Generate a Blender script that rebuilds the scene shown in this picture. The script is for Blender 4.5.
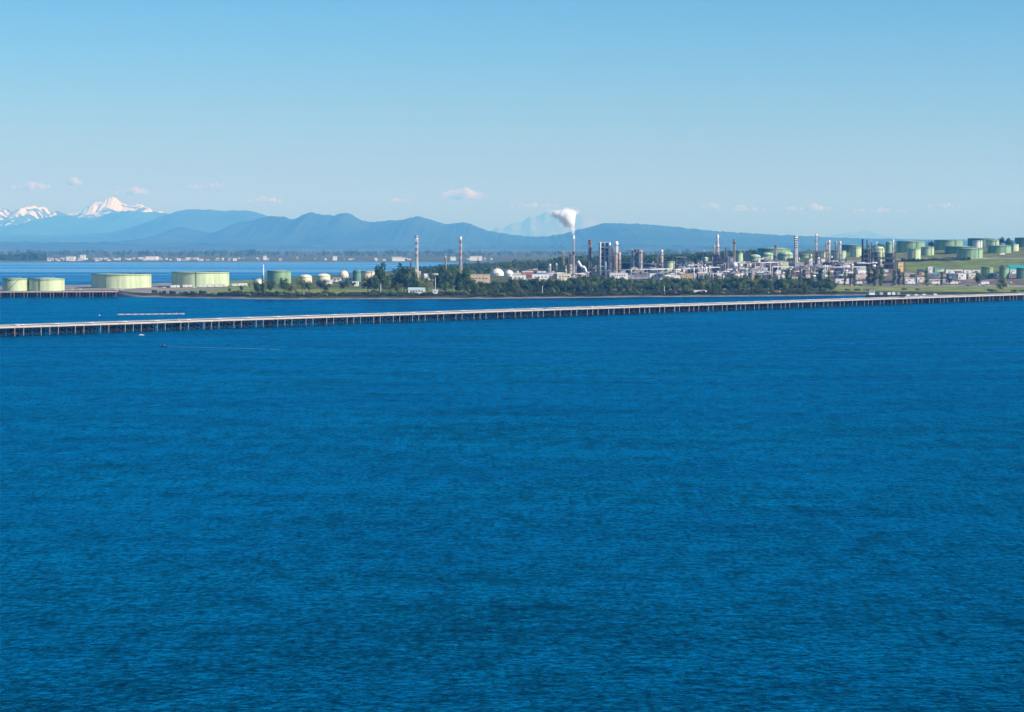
import bpy, math, random
from mathutils import Vector, noise as mnoise

R = math.radians
scene = bpy.context.scene
col = scene.collection
for o in list(bpy.data.objects):
    bpy.data.objects.remove(o)

# ------------------------------------------------------------------ camera
W, H, F = 1024, 712, 2400.0          # picture size and focal length in pixels
CAMZ = 62.0
PITCH = math.atan(112.0 / F)         # horizon at row 244
cd = bpy.data.cameras.new('camera')
cam = bpy.data.objects.new('camera', cd)
col.objects.link(cam)
cam.location = (0, 0, CAMZ)
cam.rotation_euler = (R(90) - PITCH, 0, 0)
cd.sensor_width = 36.0
cd.lens = 36.0 * F / W
cd.clip_start = 1.0
cd.clip_end = 300000.0
scene.camera = cam

# ------------------------------------------------------------------ sky, sun, exposure
SUN_EL, SUN_AZ = 31.0, 121.0         # azimuth clockwise from the view direction
world = bpy.data.worlds.new('World')
scene.world = world
world.use_nodes = True
wn = world.node_tree.nodes
wl = world.node_tree.links
sky = wn.new('ShaderNodeTexSky')
sky.sky_type = 'NISHITA'
sky.sun_disc = False
sky.sun_elevation = R(SUN_EL)
sky.sun_rotation = R(SUN_AZ)
sky.altitude = 60
sky.air_density = 0.85
sky.dust_density = 0.9
sky.ozone_density = 5.0
grade = wn.new('ShaderNodeHueSaturation')
grade.inputs['Saturation'].default_value = 1.35
wl.new(sky.outputs[0], grade.inputs['Color'])
wl.new(grade.outputs[0], wn['Background'].inputs[0])
wn['Background'].inputs[1].default_value = 0.08

sd = bpy.data.lights.new('sun', 'SUN')
sd.energy = 3.6
sd.angle = R(0.5)
sd.color = (1.0, 0.95, 0.92)
sun = bpy.data.objects.new('sun', sd)
col.objects.link(sun)
d = Vector((math.sin(R(SUN_AZ)) * math.cos(R(SUN_EL)), math.cos(R(SUN_AZ)) * math.cos(R(SUN_EL)), math.sin(R(SUN_EL))))
sun.rotation_euler = d.to_track_quat('Z', 'Y').to_euler()
sun.location = (0, -50, 400)

vs = scene.view_settings
vs.view_transform = 'Standard'
vs.look = 'None'
vs.gamma = 1.0
vs.use_curve_mapping = False
vs.exposure = 0.7
scene.cycles.use_denoising = True
scene.cycles.max_bounces = 24
scene.cycles.volume_bounces = 24
scene.cycles.diffuse_bounces = 2
scene.cycles.glossy_bounces = 2
scene.cycles.transparent_max_bounces = 8
scene.cycles.caustics_reflective = False
scene.cycles.caustics_refractive = False

rng = random.Random(7)

# ------------------------------------------------------------------ geometry of the view
SP, CP = math.sin(PITCH), math.cos(PITCH)
def ray(px, py):
    a = (px - W / 2) / F
    b = (py - H / 2) / F
    return a, CP - b * SP, -SP - b * CP
def X(px, Y):
    return ray(px, 270)[0] / ray(px, 270)[1] * Y
def Z(py, Y):
    r = ray(512, py)
    return CAMZ + r[2] / r[1] * Y
def PX(x, y):
    return 512 + x / y * F * ray(512, 270)[1]
def ROW(Y, z):
    t = (CAMZ - z) / Y
    ang = math.atan(t) - PITCH
    return H / 2 + F * math.tan(ang)
def sea(py):                         # distance at which the water shows at that row
    r = ray(512, py)
    return -CAMZ * r[1] / r[2]
def lerp_tab(tab, x):
    if x <= tab[0][0]:
        return tab[0][1]
    for (a, va), (b, vb) in zip(tab, tab[1:]):
        if x <= b:
            return va + (vb - va) * (x - a) / (b - a)
    return tab[-1][1]
def sstep(a, b, x):
    t = min(1, max(0, (x - a) / (b - a)))
    return t * t * (3 - 2 * t)
def N(x, y, z=0.0):
    return mnoise.noise(Vector((x, y, z)))

FRONT = [(p, sea(r)) for p, r in [(-400, 298), (-100, 297.2), (0, 296.8), (115, 296.2), (135, 297.2), (180, 297.8), (240, 299.2), (300, 299.6), (400, 299.4), (480, 299.0), (560, 298.2),
         (640, 297.2), (700, 297.0), (800, 296.2), (860, 295.6), (930, 295.9), (1024, 296.6), (1200, 297), (1500, 297)]]
BACK = [(p, sea(r)) for p, r in [(-400, 288.5), (0, 288.5), (150, 287), (240, 284), (300, 280.5), (350, 278), (420, 273), (470, 269.5), (540, 266), (640, 264), (760, 263.4), (1500, 263.4)]]
HMAX = [(240, 0), (400, 2), (480, 7), (560, 13), (640, 22), (740, 34), (860, 46), (960, 52), (1100, 54), (1500, 54)]
PROF = [(0, 0), (300, 0), (750, .33), (1050, .6), (1450, .93), (2000, 1), (2800, .8), (6000, .2)]
def front(px):
    return lerp_tab(FRONT, px) + 5 * N(px * .04, 3.3)
def land(px, Y):
    s = Y - front(px)
    b = lerp_tab(BACK, px) - Y
    left = 1 - sstep(105, 150, px)
    if left > 0:
        hl = lerp_tab([(-20, -3), (0, -.3), (14, 5.4), (60, 6.0), (400, 6.0)], s)
    else:
        hl = 0
    bank = lerp_tab([(-20, -2), (0, -.25), (22, 1.6), (36, 3.6), (60, 4.6), (300, 6.4), (800, 7.5)], s)
    h = hl * left + bank * (1 - left)
    hm = lerp_tab(HMAX, px) * lerp_tab(PROF, s)
    h += hm
    if s > 40:
        h += .5 * N(px * .06, Y * .01, 1) + (hm * .03) * N(px * .02, Y * .004, 5)
    if b < 140:
        h = min(h, -1.0 + h * sstep(-10, 140, b) + b * .012)
    return h
def gz(px, Y):
    return land(px, Y)
def on_ground(px, row, y0=2600, y1=6500):
    Y = y0
    while Y < y1:
        if Y > front(px) and ROW(Y, land(px, Y)) <= row:
            return Y
        Y += 6
    return y1

# ------------------------------------------------------------------ materials
def mat(name, color, rough=.7, metal=0.0, var=.18, scale=.25, stretch=(1, 1, 1), dirt=None, dirt_amt=.0, spec=.3, objrand=0.0):
    m = bpy.data.materials.new(name)
    m.use_nodes = True
    nt = m.node_tree
    p = nt.nodes['Principled BSDF']
    p.inputs['Roughness'].default_value = rough
    p.inputs['Metallic'].default_value = metal
    p.inputs['Specular IOR Level'].default_value = spec
    tc = nt.nodes.new('ShaderNodeTexCoord')
    mp = nt.nodes.new('ShaderNodeMapping')
    mp.inputs['Scale'].default_value = stretch
    nt.links.new(tc.outputs['Object'], mp.inputs[0])
    nz = nt.nodes.new('ShaderNodeTexNoise')
    nz.inputs['Scale'].default_value = scale
    nz.inputs['Detail'].default_value = 4
    nt.links.new(mp.outputs[0], nz.inputs['Vector'])
    rp = nt.nodes.new('ShaderNodeValToRGB')
    d0 = dirt if dirt else tuple(c * (1 - var * 1.6) for c in color)
    rp.color_ramp.elements[0].position = .3
    rp.color_ramp.elements[1].position = .62
    mixd = tuple(color[i] * (1 - var) * (1 - dirt_amt) + d0[i] * (var + dirt_amt - var * dirt_amt) for i in range(3)) if dirt else d0
    rp.color_ramp.elements[0].color = (*mixd, 1)
    rp.color_ramp.elements[1].color = (*[min(1, c * (1 + var * .4)) for c in color], 1)
    nt.links.new(nz.outputs['Fac'], rp.inputs[0])
    out = rp.outputs[0]
    if objrand:
        oi = nt.nodes.new('ShaderNodeObjectInfo')
        hs = nt.nodes.new('ShaderNodeHueSaturation')
        ma = nt.nodes.new('ShaderNodeMapRange')
        ma.inputs['To Min'].default_value = 1 - objrand
        ma.inputs['To Max'].default_value = 1 + objrand
        nt.links.new(oi.outputs['Random'], ma.inputs[0])
        nt.links.new(ma.outputs[0], hs.inputs['Value'])
        mb2 = nt.nodes.new('ShaderNodeMath')
        mb2.operation = 'MULTIPLY_ADD'
        mb2.inputs[1].default_value = -7.31 * .01 * objrand * 2
        mb2.inputs[2].default_value = .5 + .05 * objrand
        nt.links.new(oi.outputs['Random'], mb2.inputs[0])
        nt.links.new(mb2.outputs[0], hs.inputs['Hue'])
        nt.links.new(out, hs.inputs['Color'])
        out = hs.outputs[0]
    nt.links.new(out, p.inputs['Base Color'])
    return m

M = {}
vst = (1, 1, .12)
M['tank_cream'] = mat('tank_cream', (.53, .63, .39), .55, var=.15, scale=.16, stretch=vst)
M['tank_pale'] = mat('tank_pale', (.40, .53, .34), .55, var=.18, scale=.16, stretch=vst)
M['tank_green'] = mat('tank_green', (.245, .395, .225), .55, var=.28, scale=.16, stretch=vst)
M['tank_deep'] = mat('tank_deep', (.125, .25, .165), .55, var=.28, scale=.16, stretch=vst)
M['tank_roof'] = mat('tank_roof', (.46, .58, .44), .6, var=.2, scale=.08)
M['rim_green'] = mat('rim_green', (.10, .22, .17), .6)
M['white'] = mat('white_paint', (.78, .78, .76), .5, var=.1, scale=.3, stretch=vst)
M['cream'] = mat('cream_paint', (.74, .68, .52), .55, var=.12, scale=.3)
M['silver'] = mat('aluminium_cladding', (.62, .64, .66), .38, .35, var=.14, scale=.3, stretch=vst)
M['pinkish'] = mat('weathered_concrete', (.60, .49, .45), .8, var=.2, scale=.2, stretch=vst)
M['tan'] = mat('tan_refractory', (.52, .40, .26), .75, var=.2, scale=.25)
M['yellow'] = mat('yellow_cladding', (.72, .55, .22), .6, var=.12, scale=.2)
M['rust'] = mat('rusty_red_steel', (.25, .11, .075), .8, var=.3, scale=.5)
M['brown'] = mat('brown_steel', (.20, .14, .11), .8, var=.25, scale=.4)
M['steel'] = mat('dark_structural_steel', (.055, .06, .075), .7, var=.25, scale=.3)
M['blue_steel'] = mat('blue_grey_steel', (.10, .14, .20), .65, var=.25, scale=.3)
M['grey'] = mat('grey_steel', (.33, .34, .35), .65, var=.2, scale=.3)
M['concrete'] = mat('pale_concrete', (.50, .48, .44), .85, var=.2, scale=.15)
M['deck_conc'] = mat('bleached_deck_concrete', (.51, .49, .46), .85, var=.14, scale=.12)
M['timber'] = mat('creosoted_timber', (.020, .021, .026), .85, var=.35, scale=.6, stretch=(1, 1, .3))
M['pale_pile'] = mat('weathered_concrete_pile', (.27, .27, .26), .85, var=.3, scale=.4)
M['teal_roof'] = mat('teal_metal_roof', (.05, .42, .36), .45, var=.1)
M['pale_teal'] = mat('pale_teal_roof', (.42, .62, .58), .4, var=.1)
M['grey_roof'] = mat('grey_metal_roof', (.30, .32, .35), .5, var=.12)
M['red_roof'] = mat('red_brown_roof', (.33, .13, .09), .7, var=.2)
M['glass'] = mat('dark_window_glass', (.03, .045, .06), .12, var=.1, spec=.6)
M['black'] = mat('dark_hull_paint', (.02, .025, .035), .5, var=.2)
M['sand'] = mat('sandstone_siding', (.58, .46, .34), .8, var=.15)
M['bark'] = mat('tree_bark', (.11, .085, .065), .9, var=.3, scale=.8)
M['blue_paint'] = mat('blue_paint', (.12, .30, .50), .5)
M['far_white'] = mat('far_white_siding', (.70, .69, .66), .7, var=.06)
M['far_tan'] = mat('far_tan_siding', (.36, .31, .26), .7, var=.08)
M['boom'] = mat('bleached_boom', (.44, .38, .38), .8, var=.15, scale=.1)
M['foam'] = mat('boat_wake_foam', (.16, .30, .38), .6, var=.25, scale=.2)

def leaf_mat(name, c):
    m = mat(name, c, .75, var=.4, scale=.45, spec=.15, objrand=.3)
    return m
M['leaf_dark'] = leaf_mat('dark_foliage', (.048, .105, .024))
M['leaf_mid'] = leaf_mat('mid_foliage', (.095, .175, .032))
M['leaf_olive'] = leaf_mat('olive_foliage', (.16, .21, .05))
M['needle'] = leaf_mat('needle_foliage', (.035, .078, .026))
M['leaf_scrub'] = leaf_mat('scrub_foliage', (.050, .062, .020))

# water: body colour under a wind-roughened reflecting surface
def water_material():
    m = bpy.data.materials.new('sea_water')
    m.use_nodes = True
    nt = m.node_tree
    L = nt.links
    nt.nodes.remove(nt.nodes['Principled BSDF'])
    df = nt.nodes.new('ShaderNodeBsdfDiffuse')
    df.inputs['Color'].default_value = (.0004, .030, .075, 1)
    gl = nt.nodes.new('ShaderNodeBsdfGlossy')
    gl.inputs['Color'].default_value = (.04, .52, .80, 1)
    fr = nt.nodes.new('ShaderNodeFresnel')
    fr.inputs['IOR'].default_value = 1.17
    ms = nt.nodes.new('ShaderNodeMixShader')
    L.new(fr.outputs[0], ms.inputs[0])
    L.new(df.outputs[0], ms.inputs[1])
    L.new(gl.outputs[0], ms.inputs[2])
    L.new(ms.outputs[0], nt.nodes['Material Output'].inputs['Surface'])
    tc = nt.nodes.new('ShaderNodeTexCoord')
    def noise(scale, sx, sy, detail, rough=.55, rot=0):
        mp = nt.nodes.new('ShaderNodeMapping')
        mp.inputs['Scale'].default_value = (sx, sy, 1)
        mp.inputs['Rotation'].default_value = (0, 0, rot)
        L.new(tc.outputs['Object'], mp.inputs[0])
        n = nt.nodes.new('ShaderNodeTexNoise')
        n.inputs['Scale'].default_value = scale
        n.inputs['Detail'].default_value = detail
        n.inputs['Roughness'].default_value = rough
        L.new(mp.outputs[0], n.inputs['Vector'])
        return n.outputs['Fac']
    def math_(op, a, b):
        n = nt.nodes.new('ShaderNodeMath')
        n.operation = op
        for i, v in enumerate((a, b)):
            if hasattr(v, 'links') or hasattr(v, 'is_output'):
                L.new(v, n.inputs[i])
            else:
                n.inputs[i].default_value = v
        return n.outputs[0]
    def mr(v, a, b, c, e):
        n = nt.nodes.new('ShaderNodeMapRange')
        n.inputs['From Min'].default_value = a
        n.inputs['From Max'].default_value = b
        n.inputs['To Min'].default_value = c
        n.inputs['To Max'].default_value = e
        L.new(v, n.inputs[0])
        return n.outputs[0]
    chop = noise(.55, 1.15, 1.0, 4, .62, .12)         # wind chop, a couple of metres
    wave = noise(.16, 1.0, 1.0, 3, .55, -.08)         # longer waves
    swell = noise(.04, .8, 1.0, 3, .5, -.1)
    gust = noise(.0060, .6, 1.2, 6, .65, .05)         # gusts, hundreds of metres
    slick = noise(.0016, .35, 2.4, 4, .55, 0)         # calm lanes
    group = noise(.17, 1.0, .34, 5, .70, .06)         # wave groups drawn out down the wind
    group2 = noise(.75, 1.0, .45, 3, .65, -.05)
    hgt = math_('ADD', math_('ADD', math_('MULTIPLY', chop, .62), math_('MULTIPLY', wave, .8)), math_('MULTIPLY', swell, 1.0))
    bump = nt.nodes.new('ShaderNodeBump')
    bump.inputs['Distance'].default_value = 1.0
    L.new(hgt, bump.inputs['Height'])
    L.new(mr(gust, .35, .65, .6, 1.0), bump.inputs['Strength'])
    for n_ in (df, gl, fr):
        L.new(bump.outputs[0], n_.inputs['Normal'])
    L.new(mr(gust, .3, .7, .18, .30), gl.inputs['Roughness'])
    # steepness of the chop changes how much sky it mirrors
    k1 = math_('MULTIPLY', mr(group, .30, .70, .55, 1.45), mr(group2, .30, .70, .40, 1.60))
    gust2 = noise(.022, .55, 1.0, 4, .6, .03)
    k2 = math_('MULTIPLY', math_('MULTIPLY', k1, mr(gust, .35, .65, .92, 1.36)), mr(gust2, .33, .67, .78, 1.20))
    fk = math_('MULTIPLY', fr.outputs[0], k2)
    # far bay flats: pale lanes, reflected horizon sky painted into the colours
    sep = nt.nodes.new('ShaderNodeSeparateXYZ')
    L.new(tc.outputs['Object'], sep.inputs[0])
    pale_lanes = math_('MULTIPLY', mr(sep.outputs[1], 3600, 5600, 0, 1), mr(slick, .36, .60, .2, 1))
    L.new(math_('ADD', fk, math_('MULTIPLY', pale_lanes, .32)), ms.inputs[0])
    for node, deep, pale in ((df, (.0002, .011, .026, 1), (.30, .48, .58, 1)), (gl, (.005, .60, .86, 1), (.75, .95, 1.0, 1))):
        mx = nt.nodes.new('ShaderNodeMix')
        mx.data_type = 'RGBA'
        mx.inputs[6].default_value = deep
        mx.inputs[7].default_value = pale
        L.new(pale_lanes, mx.inputs[0])
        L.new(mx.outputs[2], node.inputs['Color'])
    return m
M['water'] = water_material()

# ------------------------------------------------------------------ mesh helper
class MB:
    def __init__(s):
        s.v, s.f, s.sm = [], [], []
    def face(s, idx, smooth=False):
        s.f.append(tuple(idx)); s.sm.append(smooth)
    def box(s, cx, cy, z0, sx, sy, sz, rz=0):
        b = len(s.v)
        c, n = math.cos(rz), math.sin(rz)
        for z in (z0, z0 + sz):
            for dx, dy in ((-1, -1), (1, -1), (1, 1), (-1, 1)):
                x, y = dx * sx / 2, dy * sy / 2
                s.v.append((cx + x * c - y * n, cy + x * n + y * c, z))
        for q in ((0, 3, 2, 1), (4, 5, 6, 7), (0, 1, 5, 4), (1, 2, 6, 5), (2, 3, 7, 6), (3, 0, 4, 7)):
            s.face([b + i for i in q])
        return s
    def lathe(s, cx, cy, prof, n=20, cap=True):
        b = len(s.v)
        for r, z in prof:
            for i in range(n):
                a = 2 * math.pi * i / n
                s.v.append((cx + r * math.cos(a), cy + r * math.sin(a), z))
        for k in range(len(prof) - 1):
            for i in range(n):
                j = (i + 1) % n
                s.face([b + k * n + i, b + k * n + j, b + (k + 1) * n + j, b + (k + 1) * n + i], True)
        if cap:
            s.face([b + i for i in range(n)][::-1])
            t = b + (len(prof) - 1) * n
            s.face([t + i for i in range(n)])
        return s
    def cyl(s, cx, cy, z0, z1, r0, r1=None, n=16):
        return s.lathe(cx, cy, [(r0, z0), (r0 if r1 is None else r1, z1)], n)
    def bar(s, p, q, w, n=4):
        p, q = Vector(p), Vector(q)
        d = (q - p).normalized()
        u = d.cross(Vector((0, 0, 1)))
        if u.length < 1e-3:
            u = Vector((1, 0, 0))
        u.normalize()
        t = d.cross(u)
        b = len(s.v)
        for c in (p, q):
            for i in range(n):
                a = 2 * math.pi * (i + .5) / n
                s.v.append(tuple(c + (u * math.cos(a) + t * math.sin(a)) * w * (.7071 if n == 4 else .5)))
        for i in range(n):
            j = (i + 1) % n
            s.face([b + i, b + n + i, b + n + j, b + j], n > 5)
        s.face([b + i for i in range(n)])
        s.face([b + n + i for i in range(n)][::-1])
        return s
    def hdrum(s, p, q, r, n=14):                      # lying drum with rounded ends
        p, q = Vector(p), Vector(q)
        d = (q - p).normalized()
        u = d.cross(Vector((0, 0, 1))).normalized()
        t = d.cross(u)
        b = len(s.v)
        prof = [(-.45, .35), (-.25, .75), (0, 1)]
        rings = [(p + d * o * r, k * r) for o, k in prof] + [(q - d * o * r, k * r) for o, k in prof[::-1]]
        for c, rr in rings:
            for i in range(n):
                a = 2 * math.pi * i / n
                s.v.append(tuple(c + (u * math.cos(a) + t * math.sin(a)) * rr))
        for k in range(len(rings) - 1):
            for i in range(n):
                j = (i + 1) % n
                s.face([b + k * n + i, b + (k + 1) * n + i, b + (k + 1) * n + j, b + k * n + j], True)
        s.face([b + i for i in range(n)])
        s.face([b + (len(rings) - 1) * n + i for i in range(n)][::-1])
        return s
    def gable(s, cx, cy, z0, sx, sy, h, over=.4):     # ridge along x
        b = len(s.v)
        x, y = sx / 2 + over, sy / 2 + over
        s.v += [(cx - x, cy - y, z0), (cx + x, cy - y, z0), (cx + x, cy + y, z0), (cx - x, cy + y, z0), (cx - x, cy, z0 + h), (cx + x, cy, z0 + h)]
        for q in ((0, 3, 2, 1), (0, 1, 5, 4), (2, 3, 4, 5), (1, 2, 5), (3, 0, 4)):
            s.face([b + i for i in q])
        return s
    def mesh(s, name, m):
        me = bpy.data.meshes.new(name)
        me.from_pydata(s.v, [], s.f)
        me.polygons.foreach_set('use_smooth', s.sm)
        me.materials.append(M[m] if isinstance(m, str) else m)
        me.update()
        return me
    def build(s, name, m, parent=None, loc=(0, 0, 0), rz=0):
        return link(name, s.mesh(name, m), parent, loc, rz)

def link(name, me, parent=None, loc=(0, 0, 0), rz=0):
    o = bpy.data.objects.new(name, me)
    col.objects.link(o)
    o.parent = parent
    o.location = loc
    o.rotation_euler = (0, 0, rz)
    return o
def tag(o, label=None, cat=None, group=None, kind=None):
    if label: o['label'] = label
    if cat: o['category'] = cat
    if group: o['group'] = group
    if kind: o['kind'] = kind
    return o
def thing(name, label, cat, loc, rz=0, group=None):
    o = bpy.data.objects.new(name, None)
    o.empty_display_size = .5
    col.objects.link(o)
    o.location = loc
    o.rotation_euler = (0, 0, rz)
    return tag(o, label, cat, group)
def copy_tree(o, parent=None):
    c = o.copy()
    col.objects.link(c)
    c.parent = parent
    for ch in o.children:
        copy_tree(ch, c)
    return c
def struct(name, mb, m, label=None):
    o = mb.build(name, m)
    o['kind'] = 'structure'
    return o

# ------------------------------------------------------------------ water
mb = MB()
mb.v = [(-60000, -3000, 0), (60000, -3000, 0), (60000, 80000, 0), (-60000, 80000, 0)]
mb.face((0, 1, 2, 3))
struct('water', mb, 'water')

# ------------------------------------------------------------------ the peninsula's ground
def land_material():
    m = bpy.data.materials.new('peninsula_ground')
    m.use_nodes = True
    nt = m.node_tree
    L = nt.links
    p = nt.nodes['Principled BSDF']
    p.inputs['Roughness'].default_value = .95
    p.inputs['Specular IOR Level'].default_value = .1
    at = nt.nodes.new('ShaderNodeVertexColor')
    at.layer_name = 'cover'
    tc = nt.nodes.new('ShaderNodeTexCoord')
    n1 = nt.nodes.new('ShaderNodeTexNoise')
    n1.inputs['Scale'].default_value = .05
    n1.inputs['Detail'].default_value = 7
    L.new(tc.outputs['Object'], n1.inputs['Vector'])
    mr = nt.nodes.new('ShaderNodeMapRange')
    mr.inputs['From Min'].default_value = .3
    mr.inputs['From Max'].default_value = .7
    mr.inputs['To Min'].default_value = .55
    mr.inputs['To Max'].default_value = 1.35
    L.new(n1.outputs['Fac'], mr.inputs[0])
    mx = nt.nodes.new('ShaderNodeVectorMath')
    mx.operation = 'SCALE'
    L.new(at.outputs['Color'], mx.inputs[0])
    L.new(mr.outputs[0], mx.inputs['Scale'])
    L.new(mx.outputs[0], p.inputs['Base Color'])
    return m
M['ground'] = land_material()
GRASS, DRY, GRAVEL, PAVE, BEACH, WET, SCRUB, RIPRAP, EARTH, YARD = (.14, .215, .04), (.29, .31, .085), (.30, .27, .24), (.36, .34, .33), (.27, .24, .22), (.10, .09, .08), (.045, .06, .022), (.03, .03, .035), (.22, .17, .10), (.085, .08, .075)
def mix(a, b, t):
    return tuple(a[i] + (b[i] - a[i]) * t for i in range(3))
def cover(px, s, Y):
    n = N(px * .05, Y * .02, 9) * .5 + N(px * .2, Y * .06, 2) * .3
    c = mix(GRASS, DRY, min(1, max(0, .4 + n)))
    if px < 250:
        c = mix(c, GRAVEL, 1 - sstep(150, 260, px + n * 60))
    if 290 < px < 376 and s < 230:
        c = mix(c, mix(GRASS, DRY, .7), sstep(290, 300, px) * (1 - sstep(366, 376, px)))
    if 470 < px:
        g = sstep(170, 230, s + n * 40) * sstep(470, 520, px)
        c = mix(c, mix(YARD, GRAVEL, max(0, n)), g)
        c = mix(c, SCRUB, sstep(900, 1000, s + n * 80) * sstep(470, 520, px))
    if px > 780:
        w = sstep(780, 830, px)
        f = mix(GRASS, DRY, min(1, max(0, .62 + n)))
        r = c
        if s < 295 + n * 20: r = f
        elif s < 335: r = mix(PAVE, EARTH, .25)
        elif s < 640 + 60 * n: r = mix(mix(YARD, EARTH, .55), mix(PAVE, EARTH, .3), max(0, min(1, .15 + 1.8 * n)))
        elif s < 1030:
            r = mix(mix(GRASS, EARTH, .15 + max(0, n)), DRY, .2) if px > 905 else mix(EARTH, SCRUB, .4)
        elif s < 1065: r = PAVE
        else: r = mix(EARTH, GRASS, .5 + n)
        c = mix(c, r, w)
    if 385 < px < 845 and s < 175:
        c = mix(c, SCRUB, .9 * (1 - sstep(140, 175, s + n * 20)) * sstep(385, 420, px) * (1 - sstep(815, 845, px)))
    if 240 < px < 520 and s > 260:
        c = mix(c, mix(SCRUB, DRY, .25 + max(0, n) * .5), sstep(260, 330, s + n * 50) * sstep(240, 280, px))
    if s < 60:
        b = mix(WET, BEACH, sstep(3, 10, s + n * 8))
        b = mix(b, SCRUB, sstep(13, 22, s + n * 16))
        c = mix(b, c, sstep(40, 58, s + n * 12))
        if px < 140:
            c = mix(c, RIPRAP, (1 - sstep(16, 26, s)) * (1 - sstep(105, 140, px)))
    if s < -.5:
        c = WET
    return c
svals = []
s_ = -16.0
while s_ < 5200:
    svals.append(s_)
    s_ += 4 if s_ < 70 else 10 if s_ < 420 else 24 if s_ < 1600 else 130
pxs = [-380 + 3.0 * i for i in range(int(1800 / 3) + 1)]
V, C, Fc = [], [], []
for p in pxs:
    f0 = front(p)
    lim = max(300, lerp_tab(BACK, p) - f0 + 40)
    tot = svals[-1]
    for s in svals:
        se = s if s < 70 else 70 + (s - 70) * (lim - 70) / (tot - 70) if lim < tot else s
        Y = f0 + se
        V.append((X(p, Y), Y, land(p, Y)))
        C.append((*cover(p, se, Y), 1))
ns = len(svals)
for i in range(len(pxs) - 1):
    for j in range(ns - 1):
        a = i * ns + j
        Fc.append((a, a + ns, a + ns + 1, a + 1))
me = bpy.data.meshes.new('peninsula_ground')
me.from_pydata(V, [], Fc)
ca = me.color_attributes.new('cover', 'FLOAT_COLOR', 'POINT')
ca.data.foreach_set('color', [c for q in C for c in q])
me.polygons.foreach_set('use_smooth', [True] * len(Fc))
me.materials.append(M['ground'])
tag(link('ground', me), kind='structure')

# ------------------------------------------------------------------ far plain and mountains
def hills_material(name, c0, c1, scale):
    return mat(name, c0, .95, var=.25, scale=scale, dirt=c1, dirt_amt=.5, spec=.05)
M['plain'] = hills_material('far_plain_fields', (.13, .14, .06), (.045, .07, .03), .0016)
M['hill'] = hills_material('wooded_hill', (.05, .085, .05), (.015, .032, .022), .0011)
V, Fc = [], []
ys = [8230, 8260, 8300, 8500, 9000, 10000, 12000, 15000, 19000, 25000, 32000]
pp = [-700 + 12 * i for i in range(202)]
for k, Y in enumerate(ys):
    for p in pp:
        e = Y + (70 * N(p * .03, 1.7) + 30 * N(p * .11, 4.2)) * (1 if k < 5 else 0)
        V.append((X(p, e), e, -1.5 if k == 0 else .8 if k == 1 else 1.8 + (Y - 8300) * .0002))
for k in range(len(ys) - 1):
    for i in range(len(pp) - 1):
        a = k * len(pp) + i
        Fc.append((a, a + 1, a + 1 + len(pp), a + len(pp)))
mb = MB(); mb.v, mb.f, mb.sm = V, Fc, [True] * len(Fc)
struct('far_plain', mb, 'plain')

def ridge(name, Yc, depth_f, depth_b, line, m, seed, rough=.10, step=2.4, spur=1.0, crest=0.0, p0=-420, p1=1450, rugged=0.0, jag=0.0):
    cols = int((p1 - p0) / step) + 1
    rows = [0, .05, .12, .2, .28, .36, .44, .52, .6, .68, .76, .83, .89, .94, .975, 1, 1.06, 1.2, 1.5, 2.0]
    V, Fc = [], []
    for i in range(cols):
        p = p0 + i * step
        zc = max(20, Z(lerp_tab(line, p), Yc))
        px_m = Yc / F
        zc += crest * zc * (N(p * .05, seed) * .5 + N(p * .16, seed, 2) * .3 + N(p * .45, seed, 4) * .18 + N(p * 1.1, seed, 6) * .10)
        if jag:
            zc += jag * px_m * (N(p * .12, seed, 8) * .9 + N(p * .33, seed, 9) * .7 + N(p * .85, seed, 10) * .5)
        for t in rows:
            if t <= 1:
                Y = Yc - depth_f * (1 - t)
                prof = t ** 1.25
            else:
                Y = Yc + depth_b * (t - 1)
                prof = 1 - (t - 1) ** .9
            x = X(p, Yc) 
            k = math.sin(math.pi * min(1, t)) if t < 1 else 0
            q = N(x / 2600, Y / 5200, seed) + .5 * N(x / 1100, Y / 2300, seed + 1) + .25 * N(x / 500, Y / 1000, seed + 3)
            z = zc * max(0, prof + k * rough * 2.2 * q * spur)
            if rugged and t > .1:
                g = mnoise.ridged_multi_fractal(Vector((x / (Yc * .022), Y / (Yc * .03), seed)), .9, 2.1, 6, 1.0, 2.0) - 1.1
                z += zc * rugged * g * (min(1, t) if t < .95 else .45)
            V.append((x, Y, z - 3))
    n = len(rows)
    for i in range(cols - 1):
        for j in range(n - 1):
            a = i * n + j
            Fc.append((a, a + n, a + n + 1, a + 1))
    mb = MB(); mb.v, mb.f, mb.sm = V, Fc, [True] * len(Fc)
    return struct(name, mb, m)

HOR = 243.2
lineD = [(-420, 236), (-200, 240), (0, 241.5), (100, 242), (140, 239), (160, 234), (172, 229.5), (183, 226.8), (194, 229), (212, 232.5), (224, 228), (235, 222.5), (252, 221), (262, 218), (272, 216.2), (284, 216.6), (294, 218), (303, 215.5), (308, 212.6), (313, 211.5), (320, 213),
         (328, 214.2), (334, 215), (341, 213.6), (347, 212.8), (355, 217), (363, 221), (376, 222), (390, 221), (402, 219.6), (410, 217), (417, 216), (424, 217.6), (434, 220.5), (446, 224), (456, 223.4), (464, 222.6), (470, 224), (478, 227), (489, 231), (500, 233.2), (512, 234.4), (530, 236),
         (549, 236.2), (562, 234), (575, 230.6), (585, 228), (592, 226), (600, 223.6), (610, 222.8), (624, 223.2), (641, 224.4), (655, 225), (668, 226.2), (683, 227.4), (698, 229), (712, 231), (740, 232.6), (765, 234.2), (807, 236), (848, 238), (915, 239.6), (975, 240.6), (1100, 241), (1450, 238)]
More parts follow.
